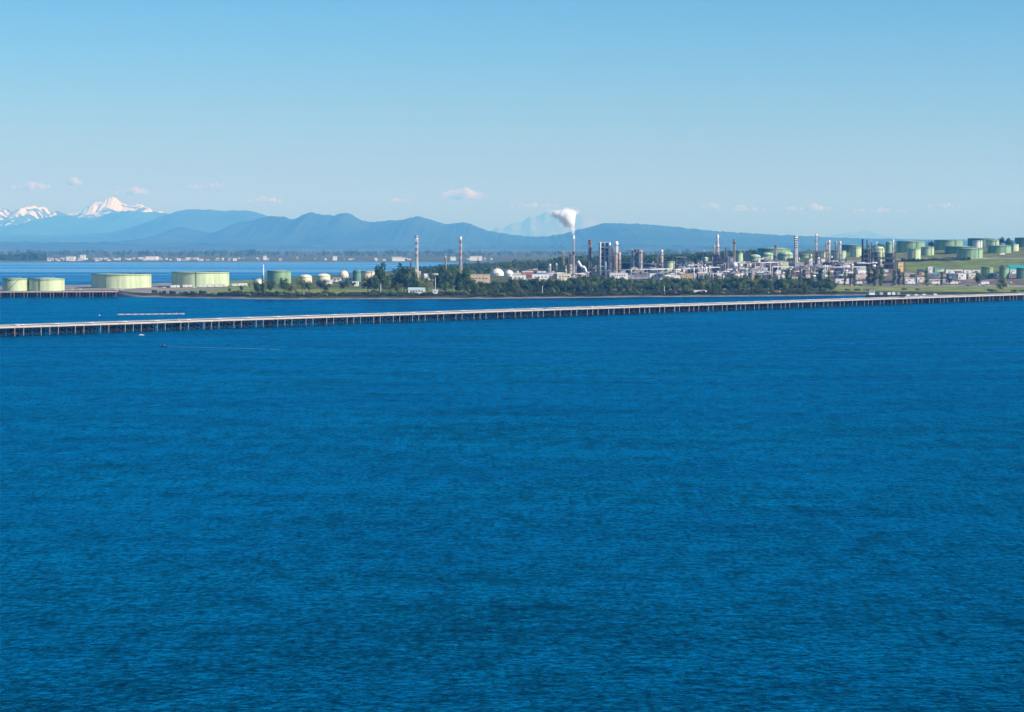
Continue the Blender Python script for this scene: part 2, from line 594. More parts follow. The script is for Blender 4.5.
lineC = [(-420, 232), (-100, 228), (0, 234), (60, 236), (118, 232), (135, 226.5), (150, 221), (165, 215.5), (178, 211.2), (190, 209.8), (205, 209.4), (214, 209.8), (226, 210.6), (238, 210), (250, 211), (262, 214), (280, 219), (300, 223), (400, 230), (500, 236), (600, 240), (800, 242), (1450, 243)]
lineB = [(-420, 221), (-100, 226), (-20, 227), (0, 225.6), (18, 224.6), (34, 220.5), (48, 217), (58, 215.6), (68, 215.2), (76, 216.6), (88, 220), (95, 219.5), (101, 216.4), (112, 214), (122, 212.2), (132, 211), (145, 212), (160, 212.6), (175, 215), (200, 220), (300, 228), (400, 232), (480, 235), (520, 237), (1450, 242)]
lineA = [(-420, 214), (-100, 207), (-30, 211), (-4, 209), (8, 208.4), (11, 212.5), (18, 214), (24, 210.5), (30, 207), (35, 205.6), (39, 208.5), (44, 206.6), (48, 209), (52, 213), (57, 211), (62, 212.5), (70, 214), (78, 212.4), (84, 212), (88, 206.5), (93, 203), (99, 200.6), (103, 201.6), (107, 199), (112, 198.6), (116, 197.8), (120, 200.6), (127, 202.8),
         (134, 205.6), (141, 206), (150, 207.4), (158, 210), (168, 212.4), (190, 217), (240, 222), (300, 232), (1450, 242)]
lineE = [(-420, 243), (470, 242), (486, 234), (497, 226.5), (504, 228), (512, 224), (522, 222), (530, 216.5), (536, 217.4), (545, 213.4), (552, 212), (560, 210.6), (566, 211.5), (573, 213.6), (580, 213.4), (588, 216), (597, 219.4), (604, 223), (615, 227), (640, 233), (760, 240), (800, 239), (830, 236), (846, 232.5), (856, 232.5), (866, 230.4), (876, 232.6), (890, 235), (915, 238), (940, 241), (1450, 242)]
M['snow_peak'] = None
def snow_material(name, lo, hi, rock=(.045, .05, .055, 1), snow=(.70, .82, .95, 1)):
    m = bpy.data.materials.new(name)
    m.use_nodes = True
    nt = m.node_tree
    L = nt.links
    p = nt.nodes['Principled BSDF']
    p.inputs['Roughness'].default_value = .9
    g = nt.nodes.new('ShaderNodeNewGeometry')
    sp = nt.nodes.new('ShaderNodeSeparateXYZ')
    L.new(g.outputs['Position'], sp.inputs[0])
    nz = nt.nodes.new('ShaderNodeTexNoise')
    nz.inputs['Scale'].default_value = .0026
    nz.inputs['Detail'].default_value = 6
    L.new(g.outputs['Position'], nz.inputs['Vector'])
    mr = nt.nodes.new('ShaderNodeMapRange')
    mr.inputs['From Min'].default_value = lo
    mr.inputs['From Max'].default_value = hi
    L.new(sp.outputs[2], mr.inputs[0])
    ad = nt.nodes.new('ShaderNodeMath')
    ad.operation = 'MULTIPLY_ADD'
    ad.inputs[1].default_value = 3.2
    L.new(nz.outputs['Fac'], ad.inputs[0])
    L.new(mr.outputs[0], ad.inputs[2])
    rp = nt.nodes.new('ShaderNodeValToRGB')
    rp.color_ramp.elements[0].position = 0
    rp.color_ramp.elements[0].color = rock
    rp.color_ramp.elements[1].position = 1
    rp.color_ramp.elements[1].color = snow
    m2 = nt.nodes.new('ShaderNodeMapRange')
    m2.inputs['From Min'].default_value = 1.75
    m2.inputs['From Max'].default_value = 1.95
    L.new(ad.outputs[0], m2.inputs[0])
    L.new(m2.outputs[0], rp.inputs[0])
    L.new(rp.outputs[0], p.inputs['Base Color'])
    return m
M['snow_peak'] = snow_material('snow_and_rock', 760, 1400)
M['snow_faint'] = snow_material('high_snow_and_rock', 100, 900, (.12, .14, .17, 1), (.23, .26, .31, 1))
lineA = [(a, b + 1.6) for a, b in lineA]
ridge('snow_mountains', 68000, 7500, 4000, lineA, 'snow_peak', 11, .16, step=.8, spur=1.0, crest=.03, rugged=.26, jag=1.2)
ridge('far_snow_range', 79000, 6000, 3000, lineE, 'snow_faint', 21, .12, step=1.2, spur=1.0, crest=.02, rugged=.12)
ridge('blue_mountains', 58000, 7500, 4000, lineB, 'hill', 31, .12, step=1.3, crest=.02, rugged=.06, jag=1.0)
ridge('wooded_mountains', 45500, 6500, 3000, lineC, 'hill', 41, .13, step=1.3, crest=.02, rugged=.08, jag=1.0)
ridge('near_hills', 34000, 6200, 3000, lineD, 'hill', 51, .15, step=1.3, crest=.03, rugged=.10, jag=1.0)
lineG = [(-420, 240), (-40, 242), (0, 241), (40, 243), (90, 242), (140, 244), (190, 242.6), (230, 244.5), (300, 243.6), (360, 246), (440, 244.5), (520, 246), (620, 244.6), (700, 246), (1450, 245)]
ridge('low_foothills', 27000, 3500, 2500, lineG, 'hill', 61, .10, step=1.3, crest=.45, jag=2.2)

# ------------------------------------------------------------------ plants
def blob_pts(r, n, rnd):
    out = []
    while len(out) < n:
        v = Vector((rnd.uniform(-1, 1), rnd.uniform(-1, 1), rnd.uniform(-1, 1)))
        if .35 < v.length < 1:
            out.append(v)
    return out
def leaf_quad(mb, c, size, nrm, rnd):
    nrm = (nrm + Vector((rnd.uniform(-.6, .6), rnd.uniform(-.6, .6), rnd.uniform(-.3, .8)))).normalized()
    u = nrm.cross(Vector((rnd.uniform(-1, 1), rnd.uniform(-1, 1), rnd.uniform(-1, 1)))).normalized()
    t = nrm.cross(u)
    b = len(mb.v)
    a, e = size * rnd.uniform(.6, 1.2), size * rnd.uniform(.5, 1.0)
    for q in (-u * a - t * e * .4, u * a * .2 - t * e, u * a + t * e * .3, -u * a * .3 + t * e):
        mb.v.append(tuple(c + q))
    mb.face((b, b + 1, b + 2, b + 3))
def crown_mesh(name, kind, m, seed):
    """unit tree: total height 1"""
    rnd = random.Random(seed)
    mb = MB()
    if kind == 'round':
        lobes = [(Vector((rnd.uniform(-.22, .22), rnd.uniform(-.22, .22), rnd.uniform(.34, .80))), rnd.uniform(.13, .21)) for _ in range(11)]
        lobes.append((Vector((0, 0, .6)), .24))
        for c, r in lobes:
            for v in blob_pts(r, 60, rnd):
                leaf_quad(mb, c + v * r, .040, v, rnd)
    elif kind == 'column':
        for k in range(20):
            z = .14 + .80 * k / 19
            prof = math.sin(math.pi * min(1, z * .9 + .08)) ** .6
            off = .075 * prof
            c = Vector((rnd.uniform(-off, off), rnd.uniform(-off, off), z))
            r = rnd.uniform(.065, .10) * (.45 + .55 * prof)
            for v in blob_pts(r, 34, rnd):
                leaf_quad(mb, c + Vector((v.x * r, v.y * r, v.z * r * 1.7)), .026, v, rnd)
    elif kind == 'conifer':
        tiers = 13
        for k in range(tiers):
            z = .12 + .86 * k / tiers
            rad = .235 * (1 - k / tiers) ** .85 * rnd.uniform(.8, 1.15) + .012
            nb = max(5, int(15 * (1 - k / tiers)) + 4)
            for i in range(nb):
                a = 2 * math.pi * i / nb + rnd.uniform(-.3, .3)
                L = rad * rnd.uniform(.7, 1.15)
                for j in range(4):
                    q = L * (j + 1) / 4
                    leaf_quad(mb, Vector((q * math.cos(a), q * math.sin(a), z - q * .35 + .03)), .030 * (1.2 - j * .12), Vector((math.cos(a) * .4, math.sin(a) * .4, 1)), rnd)
        leaf_quad(mb, Vector((0, 0, .985)), .012, Vector((1, 0, 0)), rnd)
    elif kind == 'shrub':
        lobes = [(Vector((rnd.uniform(-.75, .75), rnd.uniform(-.5, .5), rnd.uniform(.25, .6))), rnd.uniform(.25, .42)) for _ in range(9)]
        for c, r in lobes:
            for v in blob_pts(r, 34, rnd):
                leaf_quad(mb, c + v * r, .12, v, rnd)
    return mb.mesh(name, m)
def trunk_mesh(name, kind, seed):
    rnd = random.Random(seed)
    mb = MB()
    top = {'round': .6, 'column': .8, 'conifer': .95}[kind]
    mb.lathe(0, 0, [(.026, -.03), (.020, .1), (.014, .4 * top + .1), (.004, top)], 7)
    if kind == 'round':
        for k in range(6):
            a = k * 1.1 + rnd.uniform(-.3, .3)
            z = rnd.uniform(.22, .45)
            mb.bar((0, 0, z), (.2 * math.cos(a), .2 * math.sin(a), z + rnd.uniform(.15, .3)), .014, 5)
    return mb.mesh(name, 'bark')
PROTO = {}
for kind, mats in (('round', ('leaf_dark', 'leaf_mid', 'leaf_dark', 'leaf_mid', 'leaf_olive')), ('column', ('leaf_dark', 'leaf_mid')), ('conifer', ('needle', 'needle'))):
    PROTO[kind] = []
    for i, lm in enumerate(mats):
        PROTO[kind].append((crown_mesh(kind + '_crown', kind, lm, 100 + i * 7 + len(kind)), trunk_mesh(kind + '_trunk', kind, 5 + i), lm))
SHRUBS = [crown_mesh('shrub_foliage', 'shrub', lm, 300 + i) for i, lm in enumerate(('leaf_scrub', 'leaf_dark', 'leaf_scrub', 'leaf_olive'))]

def tree(kind, px, Y, h, label, group=None, wide=1.0, pick=None, name=None):
    P = PROTO[kind]
    cr, tr, lm = P[pick if pick is not None else rng.randrange(len(P))]
    r = thing(name or {'round': 'broadleaf_tree', 'column': 'poplar_tree', 'conifer': 'conifer_tree'}[kind], label, 'tree', (X(px, Y), Y, gz(px, Y) - .1), rng.uniform(0, 6.28), group)
    r.scale = (h * wide, h * wide, h)
    link('trunk', tr, r)
    link('crown', cr, r)
    return r
def shrub(px, Y, w, h, label, group):
    r = link('shrub', SHRUBS[rng.randrange(len(SHRUBS))], None, (X(px, Y), Y, gz(px, Y) - .2), rng.uniform(-.4, .4))
    r.scale = (w / 2, w / 2, h)
    return tag(r, label, 'shrub', group)

LAND = [(150, 'the left tanks'), (232, 'the broad green tank'), (265, 'the tall dark conifer'), (296, 'the small darker green tank'), (335, 'the cream drum tanks'), (352, 'the cream sphere'), (378, 'the plain cream tank'), (400, 'the tallest dense tree'), (420, 'the pale slender stack'), (440, 'the white arched shed'),
        (470, 'the pink banded stack'), (491, 'the sandy warehouse'), (513, 'the white dome'), (530, 'the red brown building'), (545, 'the pale blue roofed shed'), (560, 'the short column pair'), (569, 'the slim tan stack'), (582, 'the steaming stack'), (597, 'the rusty headed stack'), (612, 'the tall framed unit'), (626, 'the tall white reactor'), (648, 'the small framed unit'), (663, 'the bright white column'),
        (676, 'the cream tank'), (692, 'the dark blue framed unit'), (709, 'the thin tan column'), (722, 'the tallest grey column'), (730, 'the pointed blue column'), (746, 'the tan stack'), (761, 'the first green dome tank'), (774, 'the second green dome tank'), (787, 'the pink stack'), (804, 'the dark-banded stack'), (822, 'the tallest slim column'), (833, 'the round-headed columns'), (848, 'the grey caged column'),
        (864, 'the black thin stack'), (880, 'the dark furnace'), (896, 'the white hill column'), (906, 'the yellow box'), (926, 'the bright cream hill tank'), (944, 'the teal roofed shed'), (957, 'the grey blue warehouse'), (980, 'the white roadside sheds'), (996, 'the first lower green tank'), (1010, 'the middle lower green tank'), (2000, 'the turquoise roof')]
def near(px):
    for lim, nm in LAND:
        if px < lim:
            return nm
HUE = {'white': 'white', 'silver': 'silver', 'pinkish': 'pinkish', 'grey': 'grey', 'cream': 'cream', 'steel': 'dark', 'blue_steel': 'dark blue', 'tan': 'tan', 'rust': 'rusty', 'black': 'black', 'blue_paint': 'blue', 'far_white': 'white', 'far_tan': 'tan'}
# shore belt of trees: crown-top row along the picture
TOPS = [(404, 284), (430, 283), (470, 281), (480, 282), (500, 280.5), (530, 279), (556, 279.5), (575, 277), (590, 275), (600, 277), (625, 279.5), (650, 280), (662, 278), (690, 278.5), (720, 278), (738, 277), (760, 279), (778, 277), (800, 276.5), (830, 281), (846, 288)]
TOPS = [(a, b - (1.6 if 596 < a < 700 else .8)) for a, b in TOPS]
TINT = ('dark', 'light green', 'deep green', 'mid green', 'olive')
def belt():
    p = 470.0
    while p < 836:
        for s, k in ((135, 1.08), (98, 1.02), (64, .82), (44, .58)):
            q = p + rng.uniform(-3, 3)
            if q < 500 and s > 100 or q > 812 and s < 60:
                continue
            Y = front(q) + s + rng.uniform(-9, 9)
            zt = Z(lerp_tab(TOPS, q) + rng.uniform(-1.2, 2.6), Y)
            h = max(4.5, (zt - gz(q, Y)) * (k + rng.uniform(-.08, .06)))
            kind = 'round' if rng.random() < .84 else 'conifer' if rng.random() < .6 else 'column'
            back = s > 80
            pk = rng.randrange(len(PROTO[kind]))
            tree(kind, q, Y, h, ('tall %s in the back of the belt below %s' if back else 'low %s at the beach edge below %s') % ({'round': TINT[pk] + ' tree', 'conifer': 'dark conifer', 'column': 'slim tree'}[kind], near(q)), 'trees in the dense shore belt' if back else 'low trees along the beach', rng.uniform(.95, 1.25) if kind == 'round' else rng.uniform(.9, 1.15), pick=pk)
        p += rng.uniform(5.2, 6.8)
belt()
# trees that stand out one by one: (kind, column, distance past the shore, crown-top row, widening, label)
SINGLE = [
 ('conifer', 263, 70, 273.5, 1.0, 'tall dark conifer standing left of the small green storage tank, over the beach'),
 ('round', 257, 60, 281, 1.2, 'bushy round tree at the foot of the tall dark conifer over the beach'),
 ('round', 270, 66, 281, 1.1, 'rounded tree in front of the small green storage tank'),
 ('round', 284, 72, 275, .9, 'airy tree hiding the right edge of the small green storage tank'),
 ('round', 291, 64, 283, 1.2, 'low broad tree right of the small green storage tank'),
 ('round', 302, 150, 277.5, 1.1, 'olive tree in front of the first of two cream drum tanks'),
 ('round', 309, 150, 279, 1.1, 'dark round tree between the two cream drum tanks'),
 ('round', 321, 150, 279.5, 1.2, 'dark round tree below the second cream drum tank'),
 ('round', 326, 100, 284, .8, 'small tree on the grass below the second cream drum tank'),
 ('round', 344, 190, 280, 1.3, 'dark spreading tree below the cream sphere tank'),
 ('round', 368, 120, 275, 1.25, 'big dark round tree in front of the cream tank with a domed neighbour'),
 ('round', 379.5, 130, 261.5, .62, 'tallest dense tree on the grassy shore, dark column against the bay'),
 ('round', 386, 120, 279, 1.2, 'spreading tree right of the tallest dense tree on the grassy shore'),
 ('round', 394, 200, 276, 1.2, 'tree set back between the tallest dense tree and the twin dark trees'),
 ('round', 404, 130, 262.5, .60, 'first of the twin dark trees left of the pale banded stack'),
 ('round', 411, 130, 265, .66, 'second of the twin dark trees, beside the foot of the pale banded stack'),
 ('round', 408, 100, 277, 1.1, 'broad tree at the foot of the twin dark trees'),
 ('round', 398, 90, 283, 1.2, 'low tree left of the white greenhouse by the beach'),
 ('round', 421, 110, 278, 1.1, 'olive tree right behind the white greenhouse by the beach'),
 ('round', 427, 100, 282, 1.1, 'low olive tree between the greenhouse and the white post'),
 ('round', 442, 120, 265, .55, 'tall tree left of the second pale banded stack'),
 ('round', 449, 120, 267, .62, 'loose tree between the two tallest trees by the pink banded stack'),
 ('round', 456, 120, 263, .55, 'tall tree right in front of the second pale banded stack'),
 ('round', 464, 120, 269, .7, 'shorter tree right of the second pale banded stack'),
 ('round', 446, 80, 281, 1.2, 'light green tree under the tall trees by the pink banded stack'),
 ('round', 459, 80, 281, 1.2, 'light green low tree right under the second pale banded stack'),
 ('conifer', 478, 1900, 256.5, 1.0, 'lone pointed conifer rising above the far wood behind the domes'),
 ('conifer', 591, 150, 270, 1.1, 'tall conifer rising from the belt before the tall framed unit'),
 ('round', 740, 60, 281, 1.25, 'yellow green round tree at the front of the shore belt'),
 ('round', 757, 55, 283, 1.1, 'smaller yellow green tree near the white hut by the beach'),
 ('column', 788, 150, 268, 1.5, 'dark broad poplar below the white dark-banded stack'),
 ('conifer', 804, 150, 268, 1.2, 'dark conifer right of the white dark-banded stack foot'),
 ('conifer', 813, 150, 271, 1.2, 'dark conifer under the column with the dark head'),
 ('column', 821, 160, 268, 1.4, 'dark poplar below the tallest slim column on the hill side'),
 ('column', 829, 170, 271, 1.3, 'slimmer poplar at the right end of the shore belt'),
 ('column', 845, 305, 272, 1.2, 'first poplar of the loose row along the road past the belt'),
 ('column', 850, 310, 276, 1.1, 'short second poplar of the loose row along the road'),
 ('column', 855, 305, 271, 1.2, 'third poplar of the loose row along the road'),
 ('column', 869, 305, 267, 1.5, 'thick poplar below the dark furnace with thin stacks'),
 ('column', 874, 300, 268, 1.4, 'thick poplar just right of its twin below the dark furnace'),
 ('column', 881, 305, 266.5, 1.3, 'dark poplar right of the thick pair below the dark furnace'),
 ('column', 894, 305, 270, 1.2, 'poplar just left below the yellow clad box'),
 ('column', 899, 310, 268.5, 1.1, 'poplar straight below the yellow clad box'),
 ('column', 904, 305, 273, 1.1, 'short poplar right below the yellow clad box'),
 ('column', 926.5, 320, 269, 1.2, 'single poplar beside the white block with the teal roof shed'),
 ('column', 941.5, 320, 272, 1.1, 'slim poplar between the teal roof shed and the grey warehouse'),
 ('round', 950, 320, 278, .9, 'small round tree in front of the grey warehouse'),
 ('round', 978, 325, 272, .9, 'dark tree left of the lower green tank pair by the road'),
 ('round', 1003, 130, 277, 1.2, 'dark dense tree before the middle lower green tank'),
 ('round', 1000, 120, 284, 1.2, 'low dark tree at the left foot of the dense tree before the lower tanks'),
 ('round', 1005, 520, 265, 1.1, 'dark round tree left of the turquoise roofed warehouse'),
 ('round', 914, 1500, 240, 1.3, 'dark tree on the skyline between two hilltop green tanks'),
 ('round', 931, 1560, 241, 1.2, 'dark tree on the skyline just left of the broad hilltop tank'),
 ('round', 1001, 1600, 236.8, 1.2, 'skyline tree right of the dark hilltop tank'),
 ('round', 1008, 1620, 237.5, 1.1, 'skyline tree left of the rightmost hilltop tank'),
 ('round', 763, 1600, 249.4, 1.8, 'dark broad tree on the hill behind the green dome tanks'),
]
for kind, px, s, top, wide, label in SINGLE:
    Y = front(px) + s
    tree(kind, px, Y, max(3, Z(top, Y) - gz(px, Y)) * (1.07 if kind == 'round' else 1.0), label, None, wide, pick=4 if ('olive' in label or 'yellow green' in label) else (1 if 'light green' in label else None))
for q, top, w in ((372, 276, .9), (376, 272, .7), (383, 270, .7), (388, 277, .9), (397, 272, .7), (401, 268, .6), (407, 270, .7), (414, 271, .7), (419, 276, .8), (437, 274, .7), (440, 271, .6), (445, 269, .6), (452, 269, .6), (460, 271, .6), (467, 272, .7), (472, 276, .8)):
    Y = front(q) + rng.uniform(95, 145)
    pk = rng.randrange(4)
    tree('round', q, Y, (Z(top, Y) - gz(q, Y)) * 1.06, '%s tree filling the tall shore clump near %s' % (TINT[pk], near(q)), 'trees in the tall shore clumps', w, pick=pk)
# shrubs on the bank
p = 150.0
while p < 476:
    q = p + rng.uniform(-2, 2)
    dens = lerp_tab([(150, .25), (200, .5), (232, .95), (290, .9), (300, 1), (476, 1)], q)
    for s in (34, 48):
        if rng.random() < dens:
            Y = front(q) + s + rng.uniform(-4, 4)
            shrub(q, Y, rng.uniform(7, 12), rng.uniform(2.6, 5.2), 'dark scrubby bush in the beach hedge below ' + near(q), 'bushes on the beach bank')
    p += 4.6
for q in (232, 240, 247, 253, 277, 297, 326, 374, 392):
    Y = front(q) + rng.uniform(58, 75)
    shrub(q, Y, rng.uniform(6, 10), rng.uniform(4, 7), 'taller bush behind the beach hedge below ' + near(q), 'taller bushes behind the beach hedge')
p = 474.0
while p < 838:
    q = p + rng.uniform(-2, 2)
    Y = front(q) + rng.uniform(22, 34)
    shrub(q, Y, rng.uniform(8, 13), rng.uniform(2.6, 5.0), 'low bush at the top of the beach below ' + near(q), 'bushes below the shore belt')
    p += 4.2
for q in (822, 835, 848, 858, 866, 905, 918, 990, 994, 1013, 1018, 1023):
    Y = front(q) + rng.uniform(30, 90)
    shrub(q, Y, rng.uniform(6, 11), rng.uniform(2, 4), 'low dark bush on the grass field below ' + near(q), 'bushes on the grass field')
for q in range(906, 968, 5):
    Y = front(q) + 980 + rng.uniform(-10, 10)
    shrub(q, Y, rng.uniform(14, 18), rng.uniform(4, 7), 'dark bush along the hill berm above ' + near(q), 'bushes along the tank berm')

# scattered trees between the tanks and huts behind the left shore, and among the units
for k in range(62):
    q = rng.uniform(384, 474)
    Y = front(q) + rng.uniform(150, 900)
    kd = rng.choice(('round', 'round', 'conifer', 'column'))
    pk, h = rng.randrange(len(PROTO[kd])), rng.uniform(10, 17)
    tree(kd, q, Y, h, '%s %s %s %s' % ('tall' if h > 13.5 else 'short', {'round': TINT[pk] + ' leafy tree', 'conifer': 'conifer', 'column': 'poplar'}[kd], 'close behind the shore near' if Y - front(q) < 450 else 'far behind the shore near', near(q)), 'trees behind the left shore', rng.uniform(.9, 1.2), pick=pk)
for k in range(22):
    q = rng.uniform(228, 384)
    Y = front(q) + rng.uniform(90, 420)
    if 294 < q < 368 and Y - front(q) < 240:
        continue
    tree('round', q, Y, rng.uniform(4.5, 8), 'small round tree on the grass behind the shore near ' + near(q), 'small trees on the left grass', rng.uniform(1, 1.3))
for k in range(46):
    q = rng.uniform(520, 850)
    Y = front(q) + rng.uniform(190, 420)
    if 600 < q < 664:
        continue
    tree(rng.choice(('round', 'conifer', 'round')), q, Y, rng.uniform(9, 15), 'tree between the shore belt and the plant near ' + near(q), 'trees among the refinery units', rng.uniform(.9, 1.2))
# far wood behind the refinery: reads as one mass
def wood(name, rows, label, m, count, size, seed):
    rnd = random.Random(seed)
    mb = MB()
    for _ in range(count):
        px = rnd.uniform(*rows['px'])
        Y = rnd.uniform(*rows['Y'](px))
        zb = rows['z'](px, Y)
        h = rows['h'](px) * rnd.uniform(.7, 1.15)
        r = h * rnd.uniform(.28, .45)
        x = X(px, Y)
        for _k in range(size):
            v = Vector((rnd.gauss(0, 1), rnd.gauss(0, 1), rnd.gauss(0, 1))).normalized() * rnd.uniform(.5, 1) ** .5
            leaf_quad(mb, Vector((x + v.x * r, Y + v.y * r, zb + h * (.55 + .45 * v.z))), h * .11, v, rnd)
    return tag(mb.build(name, m), label, 'woodland', kind='stuff')
WT = [(440, 268), (470, 266.5), (484, 266), (500, 262), (520, 260.5), (545, 261), (565, 256.5), (590, 256), (640, 255), (680, 254), (720, 253), (745, 254), (760, 256)]
wood('woodland', dict(px=(440, 765), Y=lambda p: (4300, 5400), z=lambda p, Y: max(0, gz(p, Y)), h=lambda p: max(9, Z(lerp_tab(WT, p), 4700) - gz(p, 4700))), 'dense dark green wood behind the refinery', 'leaf_dark', 620, 70, 3)
wood('woodland', dict(px=(392, 490), Y=lambda p: (3650, 4700), z=lambda p, Y: gz(p, Y), h=lambda p: 9), 'scrubby dark wood behind the huts on the left shore', 'leaf_dark', 170, 70, 23)
wood('woodland', dict(px=(540, 740), Y=lambda p: (3960, 4350), z=lambda p, Y: gz(p, Y), h=lambda p: 11), 'nearer edge of the dark wood just behind the process units', 'leaf_dark', 240, 80, 13)
wood('woodland', dict(px=(860, 1060), Y=lambda p: (4450, 4700), z=lambda p, Y: gz(p, Y), h=lambda p: 9), 'thin strip of dark scrub along the hilltop skyline', 'leaf_dark', 90, 60, 4)
wood('far_woodland', dict(px=(-60, 46), Y=lambda p: (8450, 9400), z=lambda p, Y: 2, h=lambda p: 19 + 12 * N(p * .03, 7.7)), 'hazy wood on the far shore at the left edge', 'leaf_dark', 330, 40, 5)
wood('far_woodland', dict(px=(-60, 1080), Y=lambda p: (10500, 15500), z=lambda p, Y: 2, h=lambda p: 24 + 14 * N(p * .05, 2.2)), 'hazy tree lines across the far plain', 'leaf_dark', 1500, 26, 6)

# ------------------------------------------------------------------ storage tanks
def tank(px0, px1, top, base=None, Y=None, m='tank_pale', roof='cone', label='', name='storage_tank', group=None, stair=0, rim=True):
    pc = (px0 + px1) / 2
    if Y is None:
        Yf = on_ground(pc, base)
        Rr = (px1 - px0) / F * Yf / 2
        Y = Yf + Rr
    Rr = (px1 - px0) / F * Y / 2
    zb = gz(pc, Y)
    h = max(4, Z(top, Y - Rr * .6) - zb)
    if roof == 'dome':
        h = max(3, h - Rr * .42)
    t = thing(name, label, 'tank', (X(pc, Y), Y, zb), 0, group)
    n = 48 if Rr > 12 else 28
    sh = MB()
    sh.lathe(0, 0, [(Rr, -4), (Rr, h)], n, cap=False)
    s = sh.build('shell', m, t)
    nr = 5
    for k in range(1, nr):                            # plate seams
        MB().lathe(0, 0, [(Rr + .02, h * k / nr - .12), (Rr + .12, h * k / nr - .12), (Rr + .12, h * k / nr + .12), (Rr + .02, h * k / nr + .12)], n, cap=False).build('seam', m, s)
    if rim:
        MB().lathe(0, 0, [(Rr + .03, h - 1.2), (Rr + .9, h - 1.2), (Rr + .9, h - .95), (Rr + .03, h - .95)], n, cap=False).build('wind_girder', 'rim_green', t)
    rf = MB()
    if roof == 'cone':
        rf.lathe(0, 0, [(Rr - .05, h - .1), (Rr * .5, h + Rr * .035), (.3, h + Rr * .07)], n)
    elif roof == 'float':
        rf.lathe(0, 0, [(Rr - .3, h - 2.6), (.3, h - 2.4)], n)
    else:                                             # domed
        prof = [(Rr - .05, h - .1)] + [(Rr * math.cos(a), h + Rr * .45 * math.sin(a)) for a in (.25, .5, .8, 1.1, 1.4)]
        rf.lathe(0, 0, prof, n)
    ro = rf.build('roof', m if roof == 'dome' else 'tank_roof', t)
    MB().lathe(0, 0, [(Rr - .15, h + .02), (Rr + .18, h + .02), (Rr + .18, h + .35), (Rr - .15, h + .35)], n, cap=False).build('rim', 'rim_green', t)
    if Rr > 7:
        la = R(-118 + (int(px0) * 37) % 70)
        lq = Rr + .35
        MB().bar((lq * math.cos(la), lq * math.sin(la), 0), (lq * math.cos(la), lq * math.sin(la), h + 1.2), .55).build('ladder', 'rim_green', t)
    if stair and Rr > 7:
        a0, a1 = R(-112) if stair > 0 else R(-70), R(-112 + stair * 55) if stair > 0 else R(-118)
        st = MB()
        for k in range(18):
            a, b = a0 + (a1 - a0) * k / 18, a0 + (a1 - a0) * (k + 1) / 18
            za, zb2 = h * k / 18, h * (k + 1) / 18
            q = Rr + .5
            st.bar((q * math.cos(a), q * math.sin(a), za), (q * math.cos(b), q * math.sin(b), zb2), .5)
        st.build('stair', 'rim_green', t)
    v = MB()
    v.cyl(Rr * .4, 0, h - .5 if roof != 'dome' else h * .5, h + Rr * .05 + 1.6, .5, n=8)
    v.build('roof_vent', 'grey', ro)
    return t

tank(2.5, 27, 278.6, 291, m='tank_cream', label='small cream green storage tank at the left end of the spit', roof='cone', stair=1)
tank(27.8, 64.2, 278.7, 291, m='tank_cream', label='wider cream green storage tank touching the small one on the spit', roof='cone')
tank(91.8, 151, 274.2, 288.6, m='tank_cream', label='broad pale green tank with a stair, standing alone on the spit', roof='float')
tank(171.8, 229, 272.2, 287, m='tank_cream', label='broad green tank on the spit behind white trailers', roof='float')
tank(267, 291, 271, 283.4, m='tank_green', label='small darker green tank half behind trees on the shore', roof='cone')
tank(253, 262, 279, 283.6, m='white', label='tiny pale tank left of the small darker green tank', roof='cone')
tank(299, 312, 274.6, 283.5, m='cream', label='first of two low cream drum tanks behind the grass', roof='dome', rim=False)
tank(316.4, 330.4, 273.6, 284, m='cream', label='second of two low cream drum tanks, right of its twin', roof='dome', rim=False)
tank(352.8, 361.5, 269.6, 282, m='tank_deep', label='dark green tank with a domed roof beside the cream tank', roof='dome')
tank(361, 376, 271.2, 283, m='cream', label='plain cream tank between the dark domed tank and the big round tree', roof='cone')
# hill tanks
tank(664.5, 675, 261.6, Y=3720, m='tank_cream', label='cream tank right of the twin white columns', roof='cone')
tank(735.6, 742.8, 252.8, Y=3830, m='tank_pale', label='upright pale green tank behind the tan stack', roof='cone')
tank(701, 709, 257, Y=4050, m='tank_pale', label='small pale green tank behind the thin tan column', roof='dome')
tank(749, 760.6, 254.4, Y=4060, m='tank_pale', label='first green dome tank left of the pink stack', roof='dome')
tank(762, 773, 252.4, Y=4080, m='tank_pale', label='second green dome tank just left of the pink stack', roof='dome')
tank(757, 790, 248.6, Y=4330, m='tank_green', label='wide green tank on the hill behind the dome tanks', roof='cone')
tank(777.6, 793, 251.2, Y=4120, m='tank_pale', label='pale dome tank between the pink stack and the dark-banded stack', roof='dome')
tank(798.6, 812, 254.6, Y=4100, m='tank_pale', label='pale green tank right of the dark-banded stack', roof='cone')
tank(818.5, 828, 252, Y=4080, m='cream', label='cream tank right of the tallest slim column', roof='cone')
tank(830.5, 846, 250.8, Y=4030, m='tank_pale', label='pale green tank behind the paired white columns', roof='cone')
tank(841.5, 862.5, 245, Y=4300, m='tank_deep', label='dark teal tank left of the dark furnace stacks', roof='cone')
tank(850, 861.4, 247.4, Y=4080, m='tank_cream', label='cream tank in front of the dark teal tank', roof='cone')
tank(872.6, 884.2, 246.4, Y=4060, m='tank_cream', label='cream green tank behind the dark furnace stacks', roof='dome')
tank(885.6, 892.6, 241.2, Y=4180, m='tank_green', label='tall narrow green tank left of the white hill column', roof='dome')
tank(896.4, 924.4, 241.4, Y=4200, m='tank_green', label='big green tank on the hill right of the white hill column', roof='cone')
tank(907.6, 920.4, 249, 261, m='tank_cream', label='bright cream tank in front of the big green hill tank', roof='cone')
tank(921, 933.8, 247.2, 255.5, m='tank_pale', label='pale green tank right of the bright cream tank', roof='cone')
